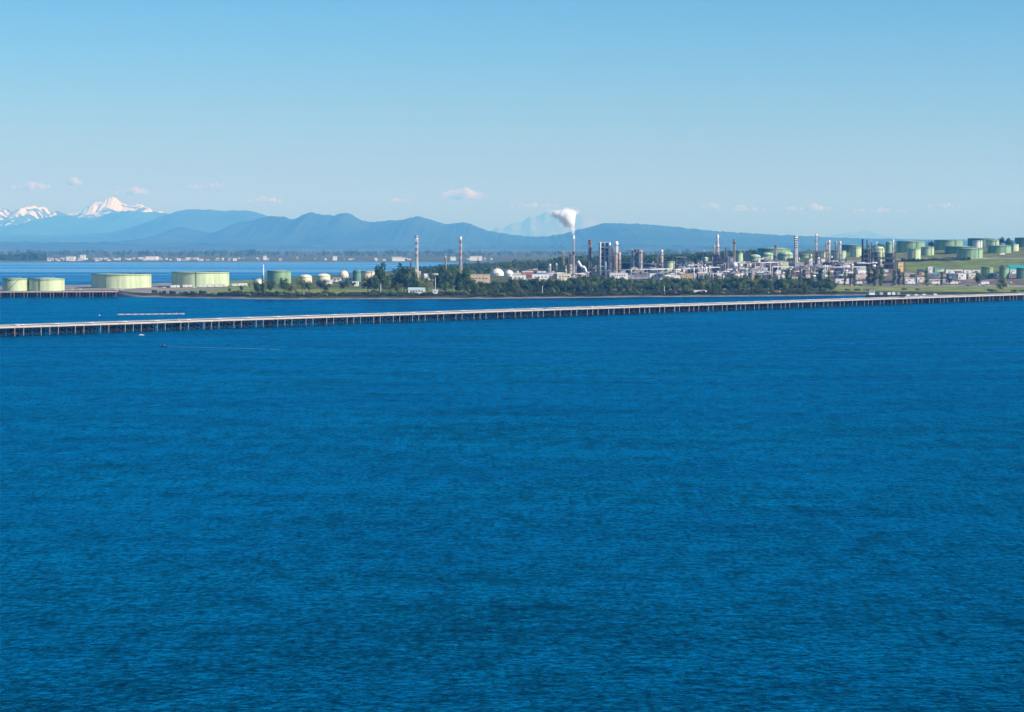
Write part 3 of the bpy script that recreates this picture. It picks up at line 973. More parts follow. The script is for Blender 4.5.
tank(934.2, 962.4, 240.2, 250.2, m='tank_green', label='broad green hilltop tank behind two stepped tanks', roof='float')
tank(944.8, 974, 246.6, 254, m='tank_deep', label='dark green tank half behind the bright front tank on the slope', roof='cone')
tank(957, 982.6, 248.8, 258.6, m='tank_green', label='green tank at the very front of the hill slope', roof='cone')
tank(967.6, 994, 238.4, 247, m='tank_deep', label='dark green tank on the skyline behind a white drum', roof='float')
tank(972.4, 982, 240.6, 248, m='white', label='white drum tank in front of the dark skyline tank', roof='cone')
tank(985.6, 998.8, 240.4, 247.2, m='tank_pale', label='pale green tank right of the white drum tank', roof='cone')
tank(987.6, 1010.8, 245.8, 253.4, m='tank_green', label='low green tank on the slope left of the cream hill tank', roof='cone')
tank(1007, 1018.4, 244.2, 251.4, m='tank_cream', label='cream tank near the right edge of the hill', roof='cone')
tank(1014.6, 1034, 237.8, 247.4, m='tank_deep', label='dark green hilltop tank cut by the right edge', roof='cone')
tank(981.4, 993, 267.2, 278.4, m='tank_green', label='first of three lower green tanks by the road', roof='cone')
tank(999.2, 1009, 267.6, 279, m='tank_green', label='middle of three lower green tanks, behind a dark tree', roof='cone')
tank(1016.6, 1030, 268.2, 279.2, m='tank_green', label='last of three lower green tanks, at the right edge', roof='cone')

# ------------------------------------------------------------------ stacks and columns
def stack(px, top, Y, wpx, m, label, bands=(), base_w=None, tip=None, plats=(.62, .93), name='chimney_stack'):
    zb = gz(px, Y)
    h = Z(top, Y) - zb
    r = wpx / F * Y / 2
    rb = r if base_w is None else base_w / F * Y / 2
    t = thing(name, label, 'chimney', (X(px, Y), Y, zb))
    s = MB().lathe(0, 0, [(rb * 1.05, -2), (rb, h * .1), (r * 1.02, h * .45), (r, h)], 20).build('shaft', m, t)
    for a, b, bm in bands:
        MB().lathe(0, 0, [(r + (rb - r) * max(0, .45 - a) / .45 + .06, h * a), (r + .06 + (rb - r) * max(0, .45 - b) / .45, h * b)], 20, cap=False).build('band', bm, s)
    if tip:
        MB().cyl(0, 0, h - .6, h + .8, r * 1.12, n=20).build('tip', tip, t)
    for f in plats:
        p = MB().cyl(0, 0, h * f, h * f + .25, r + 1.3, n=20)
        po = p.build('platform', 'grey', t)
        rl = MB()
        for k in range(10):
            a, b = 2 * math.pi * k / 10, 2 * math.pi * (k + 1) / 10
            rl.bar(((r + 1.2) * math.cos(a), (r + 1.2) * math.sin(a), h * f + 1.3), ((r + 1.2) * math.cos(b), (r + 1.2) * math.sin(b), h * f + 1.3), .1)
        rl.build('railing', 'grey', po)
    MB().bar((rb * .6, -rb - .5, 0), (r * .6, -r - .5, h * .93), .45).build('ladder', 'steel', t)
    return t
def column(px, top, Y, wpx, m, label, nplat=4, head='dome', low=None, pipe='grey', name='distillation_column', foot=None):
    zb = gz(px, Y)
    h = Z(top, Y) - zb
    r = wpx / F * Y / 2
    t = thing(name, label, 'column', (X(px, Y), Y, zb))
    if head == 'dome':
        prof = [(r, h * .12), (r, h - r * 1.1), (r * .86, h - r * .55), (r * .5, h - r * .15), (.05, h)]
    elif head == 'cone':
        prof = [(r, h * .12), (r, h * .82), (r * .2, h)]
    else:
        prof = [(r, h * .12), (r, h * .70), (r * .72, h * .74), (r * .72, h - r), (r * .4, h - .2), (.05, h)]
    v = MB().lathe(0, 0, prof, 18).build('vessel', m, t)
    MB().lathe(0, 0, [(r * 1.12, -2), (r * 1.02, h * .12)], 18).build('skirt', foot or 'concrete', t)
    if low:
        MB().lathe(0, 0, [(r + .08, h * .13), (r + .08, h * .5)], 18, cap=False).build('insulation', low, v)
    for k in range(nplat):
        f = .25 + .7 * (k + rng.uniform(-.2, .2)) / max(1, nplat - .6)
        f = min(.94, f)
        pl = MB()
        a0 = rng.uniform(0, 6)
        n = 9
        b = len(pl.v)
        for zz in (h * f, h * f + .25):
            for q in (r * .98, r + 1.5):
                for i in range(n):
                    a = a0 + 4.2 * i / (n - 1)
                    pl.v.append((q * math.cos(a), q * math.sin(a), zz))
        for i in range(n - 1):
            pl.face((b + i, b + n + i, b + n + i + 1, b + i + 1))
            pl.face((b + 2 * n + i, b + 2 * n + i + 1, b + 3 * n + i + 1, b + 3 * n + i))
            pl.face((b + n + i, b + 3 * n + i, b + 3 * n + i + 1, b + n + i + 1))
        po = pl.build('platform', 'steel', t)
        rl = MB()
        for i in range(0, n - 1, 2):
            a, c = a0 + 4.2 * i / (n - 1), a0 + 4.2 * (i + 2) / (n - 1)
            rl.bar(((r + 1.45) * math.cos(a), (r + 1.45) * math.sin(a), h * f + 1.3), ((r + 1.45) * math.cos(c), (r + 1.45) * math.sin(c), h * f + 1.3), .12)
        rl.build('railing', 'grey', po)
    pp = MB()
    q = r + .9
    pp.bar((-q * .7, -q * .7, 1), (-q * .7, -q * .7, h * .93), .55, 8).bar((-q * .7, -q * .7, h * .93), (0, 0, h * .99), .55, 8)
    pp.build('overhead_pipe', pipe, t)
    MB().bar((q * .75, -q * .75, 0), (q * .75, -q * .75, h * .9), .4).build('ladder', 'steel', t)
    return t
def mast(px, top, Y, m, label, w=.9, name='mast'):
    zb = gz(px, Y)
    h = Z(top, Y) - zb
    t = thing(name, label, 'mast', (X(px, Y), Y, zb))
    MB().cyl(0, 0, -1, h, w, w * .55, 10).build('pole', m, t)
    MB().box(0, 0, -1, w * 4, w * 4, 1.6).build('base_block', 'concrete', t)
    MB().box(0, 0, h * .9, w * 3, w * 3, .3).build('crosstree', m, t)
    return t

RB = 'rust'
bandsW = tuple((a, a + .05, 'pinkish') for a in (.55, .68, .81))
stack(416.6, 235.4, 3350, 3.0, 'white', 'pale slender stack behind the twin dark trees', bands=bandsW + ((.96, 1.0, 'pinkish'),), base_w=4.4, plats=(.3, .96))
stack(460.4, 236.6, 3420, 2.9, 'pinkish', 'pale pink banded stack behind the tall shore trees', bands=tuple((a, a + .06, 'white') for a in (.5, .64, .78)) + ((.95, 1.0, 'white'),), base_w=4.2, plats=(.3, .9))
stack(411, 261, 3500, 1.5, 'rust', 'thin reddish stack just left of the pale slender stack', plats=(.9,))
stack(445.6, 256, 3600, 1.7, 'pinkish', 'thin pinkish stack left of the pink banded stack', plats=(.9,))
mast(263.4, 264.6, 3330, 'white', 'thin white mast rising behind the tall dark conifer', 1.1)
column(550, 263.6, 3650, 2.2, 'white', 'short white column, left one of a pair among low units', 2)
column(556.4, 263, 3660, 2.0, 'silver', 'short silver column, right one of a pair among low units', 2)
stack(563.2, 251.6, 3650, 2.0, 'tan', 'slim tan stack left of the steaming stack', plats=(.5, .95))
column(570.6, 252.4, 3600, 3.4, 'brown', 'brown vessel tower standing directly left of the steaming stack', 5, low='pinkish')
stack(573.6, 235.6, 3620, 2.1, 'white', 'slim white stack with a white steam plume', bands=((.52, .60, RB),), base_w=2.9, plats=(.56,), tip='white')
stack(590, 240.4, 3620, 3.1, 'brown', 'brown stack with a rusty red head', bands=((.80, .88, 'tan'), (.9, 1.0, RB), (.2, .42, 'tan')), plats=(.45, .88), tip='rust')
column(616.4, 241, 3600, 3.8, 'white', 'tall white reactor column right of the framed unit', 4, low='tan')
column(619.4, 252, 3580, 3.0, 'pinkish', 'pinkish lower column right beside the tall white reactor', 4, pipe='rust')
column(612.2, 246, 3610, 1.6, 'rust', 'narrow rusty column squeezed between framed unit and white reactor', 4)
column(632.2, 249, 3700, 2.2, 'white', 'slim white column at the left of the small framed unit', 4)
column(641, 250, 3690, 3.1, 'pinkish', 'stout pale column at the right of the small framed unit', 5, low='silver')
column(658.6, 256, 3700, 2.0, 'brown', 'brown shorter column left of the bright white column', 4)
column(661.8, 249.4, 3700, 2.8, 'white', 'bright white column left of the cream tank', 5)
stack(695, 257.6, 3700, 1.6, 'rust', 'thin rusty stack left of the thin tan column', plats=(.5,))
stack(703.8, 250.4, 3700, 1.8, 'tan', 'thin tan column left of the tallest grey column', plats=(.4, .9))
column(714.2, 245, 3690, 1.9, 'pinkish', 'slim pinkish column hugging the tallest grey column', 5)
column(717.6, 234, 3680, 3.8, 'silver', 'tallest grey column with stepped dark top in the middle units', 6, head='step')
column(726.2, 246, 3720, 3.4, 'blue_steel', 'dark blue column with a pointed head', 4, head='cone')
stack(734.2, 240, 3700, 2.4, 'tan', 'tan stack in front of the upright pale green tank', bands=((.86, .93, 'brown'),), plats=(.5, .95), tip='brown')
stack(775.6, 245, 3650, 2.5, 'pinkish', 'pink stack right of the green dome tanks', bands=((.9, 1.0, 'brown'), (.5, .56, 'rust')), plats=(.5, .9))
stack(795.8, 235.4, 3680, 3.8, 'white', 'white stack with dark bands near its top', bands=tuple((a, a + .025, 'blue_steel') for a in (.62, .69, .76, .83, .90, .965)), base_w=4.0, plats=(.4,))
column(811, 254, 3600, 2.9, 'white', 'white column with a dark head below the pale green tank', 3, head='step', pipe='steel')
column(816.2, 233.4, 3640, 2.8, 'silver', 'tallest slim column, dark tipped, on the hill side', 6, head='step', low='steel')
column(818.6, 257, 3580, 2.2, 'white', 'short white column at the foot of the tallest slim column', 3)
column(826.4, 241, 3720, 2.2, 'pinkish', 'pink half of the round-headed column pair', 4)
column(829, 239.8, 3720, 2.6, 'white', 'white half of the round-headed column pair', 4)
column(835.6, 241, 3750, 2.2, 'grey', 'grey caged column left of a bright white one', 7)
column(840, 241, 3740, 2.4, 'white', 'bright white column right of the grey caged column', 4)
stack(862.4, 239, 3700, 1.7, 'black', 'black thin stack, first of the row over the dark furnace', plats=(.7,))
stack(866.8, 240, 3720, 1.2, 'steel', 'second thin stack of the row over the dark furnace', plats=(.8,))
stack(871.2, 240.2, 3720, 1.3, 'grey', 'third thin stack of the row over the dark furnace', plats=(.8,))
stack(876.6, 241.6, 3720, 1.2, 'white', 'white thin stack, last of the row over the dark furnace', plats=(.8,))
column(893, 239.4, 3850, 2.1, 'white', 'white column on the hill left of the big green tank', 3)

# ------------------------------------------------------------------ framed process units
def framed(px0, px1, top, Y, floors, label, depth=16, post='steel', fill=('steel',), vessels=(), name='process_unit', topm=None):
    pc = (px0 + px1) / 2
    zb = gz(pc, Y)
    h = Z(top, Y) - zb
    w = (px1 - px0) / F * Y
    t = thing(name, label, 'process unit', (X(pc, Y), Y, zb))
    nx = 3 if w < 26 else 4
    for i in range(nx):
        for j in (-1, 1):
            MB().box(-w / 2 + w * i / (nx - 1), j * depth / 2, -2, 1.1, 1.1, h + 2.2).build('post', post, t)
    for k in range(1, floors + 1):
        z = h * k / floors
        dk = MB().box(0, 0, z - .4, w + 1.6, depth + 1.6, .35).build('floor_deck', topm if (k == floors and topm) else post, t)
        rl = MB()
        for y in (-depth / 2 - .7, depth / 2 + .7):
            rl.bar((-w / 2 - .7, y, z + 1.1), (w / 2 + .7, y, z + 1.1), .14)
        rl.build('railing', 'grey', dk)
    for k in range(floors):
        z0, z1 = h * k / floors, h * (k + 1) / floors
        s = 1 if k % 2 else -1
        MB().bar((-s * w / 2, -depth / 2 - .2, z0), (s * w / 2, -depth / 2 - .2, z1 - .5), .5).build('brace', post, t)
        fm = fill[k % len(fill)]
        if fm:
            f = rng.uniform(.5, .8)
            MB().box(rng.uniform(-.1, .1) * w, depth * .05, z0 + .1, w * f, depth * .7, (z1 - z0) * rng.uniform(.7, .92)).build('equipment', fm, t)
    for (fx, wv, f0, f1, vm) in vessels:
        x = -w / 2 + w * fx
        r = wv / F * Y / 2
        MB().lathe(x, -depth / 2 - r - .8, [(r, h * f0), (r, h * f1 - r), (r * .6, h * f1 - r * .3), (.05, h * f1)], 16).build('vessel', vm, t)
    return t
framed(599.2, 610, 242, 3620, 7, 'tall framed unit with white corner posts and dark inside', 20, 'silver', ('steel', 'blue_steel', 'steel'), ((.08, 1.3, 0, 1.0, 'white'), (.92, 2.4, 0, 1.0, 'silver'), (.58, 2.4, 0, .42, 'white')), topm='white')
framed(575.4, 582.6, 260.4, 3640, 3, 'small dark unit with a bent white duct beside the steaming stack', 14, 'blue_steel', ('blue_steel', 'steel', 'white'))
framed(633.6, 639.4, 249.2, 3700, 6, 'small framed unit between a slim white and a stout pale column', 12, 'grey', ('blue_steel', 'steel'))
framed(676, 685.6, 257, 3650, 4, 'dark blue framed unit with a pale top deck', 16, 'blue_steel', ('steel', 'blue_steel', 'grey'), topm='silver')
framed(620.8, 631, 263, 3720, 2, 'low dark framed unit between the reactor and the small framed unit', 16, 'steel', ('blue_steel', 'steel'))
framed(643, 657, 264, 3740, 2, 'low dark pipe frame left of the bright white column', 16, 'steel', ('steel', 'blue_steel'))
framed(713.6, 721, 253.4, 3640, 4, 'dark frame around the foot of the tallest grey column', 12, 'steel', ('blue_steel', 'steel'))
framed(728, 732.6, 257, 3690, 3, 'pale boxy unit between the pointed column and the tan stack', 12, 'grey', ('silver', 'white'))
framed(862.6, 870.4, 249, 3690, 4, 'dark furnace frame under the black thin stack', 18, 'steel', ('black', 'steel'))
framed(873, 879, 252, 3690, 4, 'dark furnace frame under the white thin stack', 16, 'steel', ('black', 'steel'))
framed(884, 894, 253, 3660, 3, 'dark boxy unit below the tall narrow green tank', 18, 'steel', ('black', 'steel', 'steel'))
framed(822, 832, 262, 3640, 2, 'low dark unit at the foot of the round-headed columns', 16, 'steel', ('steel', 'blue_steel'))
framed(833, 843, 268, 3500, 2, 'dark blue low frame above the road at the belt end', 14, 'blue_steel', ('blue_steel', 'steel'))
framed(686, 693, 262, 3680, 2, 'low grey frame right of the dark blue framed unit', 12, 'grey', ('pinkish', 'silver'))

# ------------------------------------------------------------------ buildings
def building(px0, px1, top, Y, wall, roof, label, depth=18, kind='flat', group=None, name='building', doors=1, wins=3, base=None, cat='building', parts=True):
    pc = (px0 + px1) / 2
    if base is not None:
        Y = on_ground(pc, base) + depth / 2
    zb = gz(pc, Y) if Y < 8000 else 1.8
    h = max(2.5, Z(top, Y) - zb)
    w = (px1 - px0) / F * Y
    t = thing(name, label, cat, (X(pc, Y), Y, zb), 0, group)
    rh = 0 if kind == 'flat' else min(h * .35, depth * .25)
    wl_ = MB().box(0, 0, -2, w, depth, h - rh + 2).build('wall', wall, t)
    if kind == 'flat':
        MB().box(0, 0, h + .01, w + .6, depth + .6, .45).build('roof', roof, t)
    else:
        MB().gable(0, 0, h - rh + .01, w, depth, rh).build('roof', roof, t)
    if parts:
        for k in range(doors):
            MB().box(-w * .3 + k * w * .5, -depth / 2 - .05, 0, min(3.4, w * .2), .14, min(3.6, h * .55)).build('door', 'grey', t)
        for k in range(wins):
            wo = MB().box(-w * .4 + w * .8 * (k + .5) / wins, -depth / 2 - .05, (h - rh) * .55, min(2.4, w * .5 / wins), .16, min(1.5, h * .22)).build('window', 'grey', t)
            MB().box(-w * .4 + w * .8 * (k + .5) / wins, -depth / 2 - .12, (h - rh) * .55 + .15, min(2.1, w * .42 / wins), .06, min(1.2, h * .17)).build('pane', 'glass', wo)
    return t
building(609.5, 627.4, 273.4, 3420, 'white', 'white', 'long white flat-roofed building below the framed unit', 22, wins=6, doors=2)
building(627.6, 649, 275.2, 3430, 'grey', 'grey_roof', 'long grey low building between two white ones', 22, wins=6)
building(649.4, 663, 273.6, 3400, 'white', 'white', 'white building below the bright white column', 20, wins=4)
building(557, 571, 274, 3400, 'cream', 'white', 'cream low building below the slim tan stack', 20, wins=4)
building(671, 680, 275.6, 3220, 'white', 'white', 'small white shed below the cream tank', 16, wins=2)
building(469.6, 490, 274.6, 3260, 'sand', 'sand', 'sandy pink warehouse left of the white dome', 24, wins=5)
building(524.6, 533, 272, 3420, 'rust', 'red_roof', 'red brown building behind the white buildings by the dome', 20, 'gable', wins=2)
building(512, 526, 275, 3330, 'white', 'grey_roof', 'white shed right of the white drum tank', 18, wins=3)
building(532, 549, 274, 3340, 'white', 'blue_paint', 'white shed with a pale blue roof edge, right of the red brown building', 20, wins=4)
building(463, 472, 274.6, 3500, 'cream', 'grey_roof', 'cream shed at the foot of the pink banded stack', 18, wins=2)
building(424.6, 441, 273.6, 3520, 'white', 'white', 'white arched shed between the two pale stacks', 22, 'gable', wins=3)
building(412.8, 420.6, 271.4, 3345, 'pinkish', 'white', 'box building at the foot of the pale slender stack', 14, wins=1)
building(384, 391, 275, 3500, 'white', 'white', 'small white hut right of the tallest dense tree', 14, wins=1)
building(392, 401, 277.6, 3400, 'cream', 'grey_roof', 'cream hut left of the twin dark trees', 14, wins=2)
building(333, 341, 277.4, 3450, 'white', 'grey_roof', 'white shed left below the cream sphere tank', 14, 'gable', wins=2)
building(345, 353, 278, 3440, 'white', 'white', 'white shed right below the cream sphere tank', 14, wins=2)
building(352.6, 358.6, 281.6, 3150, 'white', 'white', 'white hut in front of the dark domed tank', 10, wins=1)
building(325, 332, 280, 3280, 'white', 'white', 'white lean-to shed at the foot of the second cream drum tank', 10, wins=1)
building(408.4, 425, 287.4, front(416) + 62, 'white', 'pale_teal', 'white greenhouse with a pale teal roof by the beach', 12, 'gable', wins=5, name='greenhouse')
building(432.8, 437.6, 290, front(435) + 44, 'white', 'white', 'tiny white hut at the foot of the white post by the beach', 6, wins=1)
building(774.4, 780.4, 290.4, front(777) + 42, 'white', 'red_roof', 'tiny white hut with a reddish roof by the beach', 8, 'gable', wins=1)
building(897.4, 902.6, 262.4, 3560, 'yellow', 'yellow', 'yellow clad tall box above the road', 14, wins=1)
building(857, 866, 270.2, 3400, 'white', 'white', 'white building left below the dark furnace', 18, wins=1)
building(835, 849, 278.6, 3240, 'white', 'grey_roof', 'low white roadside building at the end of the belt', 14, wins=1)
building(927.4, 931.8, 267, 3520, 'white', 'white', 'white upright block beside the teal roofed shed', 12, wins=1)
building(934.4, 943.4, 268, 3560, 'cream', 'teal_roof', 'cream shed with a teal roof right of the white block', 16, 'gable', wins=1)
building(947.6, 956.6, 273.6, 3330, 'blue_steel', 'grey_roof', 'grey blue warehouse left of two white sheds', 18, wins=1)
building(957.2, 965.2, 273.6, 3330, 'white', 'white', 'first white shed right of the grey blue warehouse', 16, wins=1)
building(967.8, 975.4, 273.4, 3330, 'cream', 'white', 'second white shed, just left of a dark roadside tree', 16, wins=1)
building(945, 962, 270, 3500, 'white', 'white', 'long low white building behind the grey blue warehouse', 16, wins=1)
building(963, 979, 269.8, 3500, 'white', 'grey_roof', 'long low pale building behind the second white shed', 16, wins=1)
building(1007.4, 1036, 265, 3480, 'teal_roof', 'teal_roof', 'long warehouse with a turquoise roof at the right edge', 34, 'gable', wins=1, name='warehouse')
building(1009.6, 1015, 270, 3460, 'white', 'white', 'white box between the middle and last lower green tanks', 12, wins=1)
building(993.2, 996.4, 273, 3340, 'white', 'white', 'small white box right of the first lower green tank', 8, wins=1)
building(916.6, 924, 277, 3270, 'cream', 'red_roof', 'reddish cream roadside shed left of the single poplar', 12, wins=1)
building(903, 914, 273, 3440, 'pinkish', 'grey_roof', 'pinkish low building right of the yellow box', 16, wins=1)
building(904, 913.6, 278.6, 3240, 'white', 'grey_roof', 'low white roadside building below the yellow box', 12, wins=1)
building(928, 945, 279.6, 3250, 'grey', 'white', 'low open shed with a pale roof by the roadside', 12, wins=1)
building(780.5, 788, 262, 3600, 'tank_cream', 'cream', 'yellowish block left of the white dark-banded stack', 14, wins=0)

# white dome and drum
def dome_building(px0, px1, top, Y, m, label):
    pc = (px0 + px1) / 2
    r = (px1 - px0) / F * Y / 2
    zb = gz(pc, Y)
    h = Z(top, Y) - zb
    t = thing('dome_building', label, 'dome', (X(pc, Y), Y, zb))
    w = max(1, h - r * .95)
    MB().lathe(0, 0, [(r, -2), (r, w)], 32, cap=False).build('wall', m, t)
    hh = h - w
    MB().lathe(0, 0, [(r * math.cos(a), w + .02 + hh * math.sin(a)) for a in (0, .2, .45, .7, 1.0, 1.25, 1.5)], 32).build('roof', m, t)
    MB().box(0, -r, 0, 4, .6, 4.4).build('door', 'grey', t)
    MB().cyl(0, 0, h - .4, h + 1.2, .9, n=10).build('roof_vent', 'grey', t)
    return t
dome_building(490.6, 504, 268.4, 3760, 'white', 'large white storage dome left of a white drum')
dome_building(504.4, 513.6, 270, 3700, 'white', 'white drum-shaped dome right of the large white dome')

def sphere_tank(px0, px1, top, Y, m, label):
    pc = (px0 + px1) / 2
    r = (px1 - px0) / F * Y / 2
    zb = gz(pc, Y)
    zc = Z(top, Y) - zb - r
    t = thing('sphere_tank', label, 'tank', (X(pc, Y), Y, zb))
    MB().lathe(0, 0, [(max(.05, r * math.sin(a * math.pi / 12)), zc - r * math.cos(a * math.pi / 12)) for a in range(13)], 28).build('sphere', m, t)
    for k in range(8):
        a = 2 * math.pi * k / 8
        MB().cyl(r * .96 * math.cos(a), r * .96 * math.sin(a), -2, zc, .45, n=8).build('leg', 'grey', t)
    MB().cyl(0, 0, zc + r - .1, zc + r + .8, 1.4, n=10).build('platform', 'grey', t)
    return t
sphere_tank(339, 348.6, 270.4, 3560, 'cream', 'cream spherical gas tank between drum tanks and dark domed tank')
sphere_tank(730.6, 737.8, 261.6, 3650, 'silver', 'silver grey sphere tank at the foot of the tan stack')

# bent duct of the unit beside the steaming stack
t = thing('flue_duct', 'bent white flue duct stepping down beside the steaming stack', 'duct', (X(580, 3625), 3625, gz(580, 3625)))
zt = Z(261, 3625) - t.location.z
MB().bar((-3.5, -6, zt), (2, -6, zt * .6), 4.2, 10).build('upper_duct', 'white', t)
MB().bar((2, -6, zt * .6), (7, -6, zt * .6), 3.6, 10).build('cross_duct', 'white', t)
MB().bar((7, -6, zt * .6), (11, -6, 0), 3.2, 10).build('lower_duct', 'white', t)

# ------------------------------------------------------------------ pipe racks
def rack(px0, px1, Y, h, label, npipe=5, m='grey'):
    a, b = Vector((X(px0, Y), Y, gz(px0, Y))), Vector((X(px1, Y), Y, gz(px1, Y)))
    t = thing('pipe_rack', label, 'pipe rack', tuple((a + b) / 2))
    w = (b - a).length
    sl = math.atan2(b.z - a.z, w)
    n = int(w / 13) + 2
    for k in range(n):
        x = -w / 2 + w * k / (n - 1)
        z = x * math.tan(sl)
        pm = MB().box(x, -2.5, z - 2, .7, .7, h + 2).box(x, 2.5, z - 2, .7, .7, h + 2).box(x, 0, z + h, .6, 6.4, .6)
        pm.build('bent', m, t)
    cols_ = ('white', 'silver', 'grey', 'pinkish', 'white', 'rust', 'silver')
    for k in range(npipe):
        y = -2.4 + 4.8 * k / max(1, npipe - 1)
        z = h + .9 + .25 * (k % 2)
        MB().bar((-w / 2, y, z - w / 2 * math.tan(sl)), (w / 2, y, z + w / 2 * math.tan(sl)), rng.uniform(.5, .9), 8).build('pipe', cols_[k % 7], t)
    return t
rack(606, 672, 3500, 10, 'long pale pipe rack running above the long white buildings', 6)
rack(740, 778, 3560, 15, 'white pipe rack under the green dome tanks', 6, 'white')
rack(686, 720, 3560, 9, 'pipe rack at the foot of the tallest grey column', 5)
rack(798, 866, 3520, 9, 'pipe rack at the foot of the hill side columns', 5)
rack(536, 566, 3500, 7, 'low pipe rack behind the cream low building', 4)

# ------------------------------------------------------------------ small equipment among the units
def gear():
    kinds = ('drum', 'vessel', 'box', 'cooler')
    for k in range(430):
        px = rng.uniform(516, 885) if k < 230 else rng.uniform(672, 868)
        Y = rng.uniform(3290, 3880)
        if 575 < px < 660 and Y < 3420:
            continue
        if px > 840:
            Y = rng.uniform(3330, 3760)
        zb = gz(px, Y)
        kd = rng.choice(kinds)
        big = 1.0 if px > 680 else .8
        m = rng.choice(('white', 'silver', 'white', 'pinkish', 'grey', 'cream', 'steel', 'cream', 'tan', 'steel', 'rust', 'pinkish', 'blue_steel', 'white', 'silver'))
        loc = (X(px, Y), Y, zb)
        if kd == 'drum':
            t = thing('pressure_drum', 'small %s lying pressure drum near %s' % (HUE[m], near(px)), 'drum', loc, rng.uniform(-.4, .4), 'small lying drums')
            L, r, z = rng.uniform(4, 9), rng.uniform(1.2, 2.2) * big, rng.uniform(2.5, 7)
            MB().hdrum((-L / 2, 0, z), (L / 2, 0, z), r).build('shell', m, t)
            for x in (-L * .3, L * .3):
                MB().box(x, 0, -1, .7, r * 1.4, z + 1 - r * .6).build('saddle', 'concrete', t)
        elif kd == 'vessel':
            t = thing('process_vessel', 'small %s upright vessel near %s' % (HUE[m], near(px)), 'vessel', loc, 0, 'small upright vessels')
            h, r = rng.uniform(7, 19) * big, rng.uniform(.8, 1.9)
            MB().lathe(0, 0, [(r, 1.5), (r, h - r), (r * .6, h - .3), (.05, h)], 12).build('shell', m, t)
            MB().cyl(0, 0, -1, 1.5, r * 1.05, n=12).build('skirt', 'concrete', t)
            MB().cyl(0, 0, h * .7, h * .7 + .25, r + 1, n=12).build('platform', 'steel', t)
        elif kd == 'box':
            t = thing('equipment_shelter', 'small %s boxy equipment shelter near %s' % (HUE[m], near(px)), 'shelter', loc, 0, 'equipment shelters')
            w, dp, h = rng.uniform(6, 14), rng.uniform(5, 9), rng.uniform(4, 9) * big
            MB().box(0, 0, -1, w, dp, h + 1).build('wall', m, t)
            MB().box(0, 0, h + .02, w + .6, dp + .6, .4).build('roof', rng.choice(('white', 'grey_roof', 'silver')), t)
            MB().box(w * .2, -dp / 2 - .05, 0, 1.6, .14, 2.6).build('door', 'steel', t)
        else:
            t = thing('air_cooler', 'raised air cooler bank on steel legs near ' + near(px), 'air cooler', loc, 0, 'air cooler banks')
            w, z = rng.uniform(8, 15), rng.uniform(6, 12) * big
            for x in (-w / 2 + .5, w / 2 - .5):
                for y in (-2.5, 2.5):
                    MB().box(x, y, -1, .5, .5, z + 1).build('leg', 'steel', t)
            MB().box(0, 0, z + .01, w, 6.4, 1.6).build('bundle', rng.choice(('silver', 'grey', 'white', 'blue_steel')), t)
            MB().cyl(-w * .22, 0, z + 1.63, z + 2.5, w * .18, n=12).cyl(w * .22, 0, z + 1.63, z + 2.5, w * .18, n=12).build('fan_ring', 'grey', t)
gear()
for k in range(44):
    px = rng.uniform(846, 982)
    Y = front(px) + rng.uniform(345, 680)
    m = rng.choice(('white', 'rust', 'grey', 'tan', 'blue_paint', 'steel', 'tan', 'steel', 'steel'))
    t = thing('storage_container', 'small %s storage container on the yard near %s' % (HUE[m], near(px)), 'container', (X(px, Y), Y, gz(px, Y)), rng.uniform(-.2, .2), 'containers on the yard')
    w, h = rng.uniform(5, 12), rng.uniform(2.6, 4.5)
    MB().box(0, 0, -1, w, 4, h + 1).build('body', m, t)
    MB().box(0, 0, h + .01, w + .2, 4.2, .15).build('roof', rng.choice(('white', 'grey_roof', 'rust')), t)
    MB().box(-w * .25, -2.04, .1, 1.6, .06, 2.2).build('door', 'steel', t)

# ------------------------------------------------------------------ vehicles, trailers, posts
def car(px, Y, m, label, group, rz=0.0, kind='car', z=None):
    t = thing({'car': 'parked_car', 'truck': 'truck', 'trailer': 'trailer'}[kind], label, kind, (X(px, Y), Y, gz(px, Y) if z is None else z), rz, group)
    if kind == 'car':
        body = MB()
        b = [(-2.2, .45), (-2.15, .95), (-1.5, 1.05), (-.9, 1.55), (.8, 1.55), (1.45, 1.05), (2.15, .9), (2.2, .45)]
        n = len(b)
        body.v = [(x, -.9, zz) for x, zz in b] + [(x, .9, zz) for x, zz in b]
        body.face(list(range(n))[::-1]); body.face(list(range(n, 2 * n)))
        for i in range(n):
            j = (i + 1) % n
            body.face((i, j, n + j, n + i))
        body.build('body', m, t)
        MB().box(-.05, 0, 1.1, 1.9, 1.84, .34).build('window_band', 'glass', t)
        wx = (-1.4, 1.4)
    elif kind == 'truck':
        MB().box(-3.0, 0, .5, 2.4, 2.4, 2.4).build('cab', m, t)
        MB().box(1.4, 0, .95, 6, 2.5, 2.7).build('cargo_box', 'white', t)
        MB().box(-4.22, 0, 1.8, .06, 2.1, .9).build('windscreen', 'glass', t)
        wx = (-3, .6, 3.4)
    else:
        MB().box(0, 0, .9, 11, 2.6, 2.8).build('box_body', m, t)
        MB().box(0, 0, 3.72, 11.2, 2.8, .15).build('roof', 'white', t)
        MB().box(2, -1.34, .95, 1.0, .06, 2.0).build('door', 'grey', t)
        wx = (2.5, 4.2)
    for x in wx:
        for y in (-.95, .95):
            MB().bar((x, y - .14, .42), (x, y + .14, .42), .84, 10).build('wheel', 'black', t)
    return t
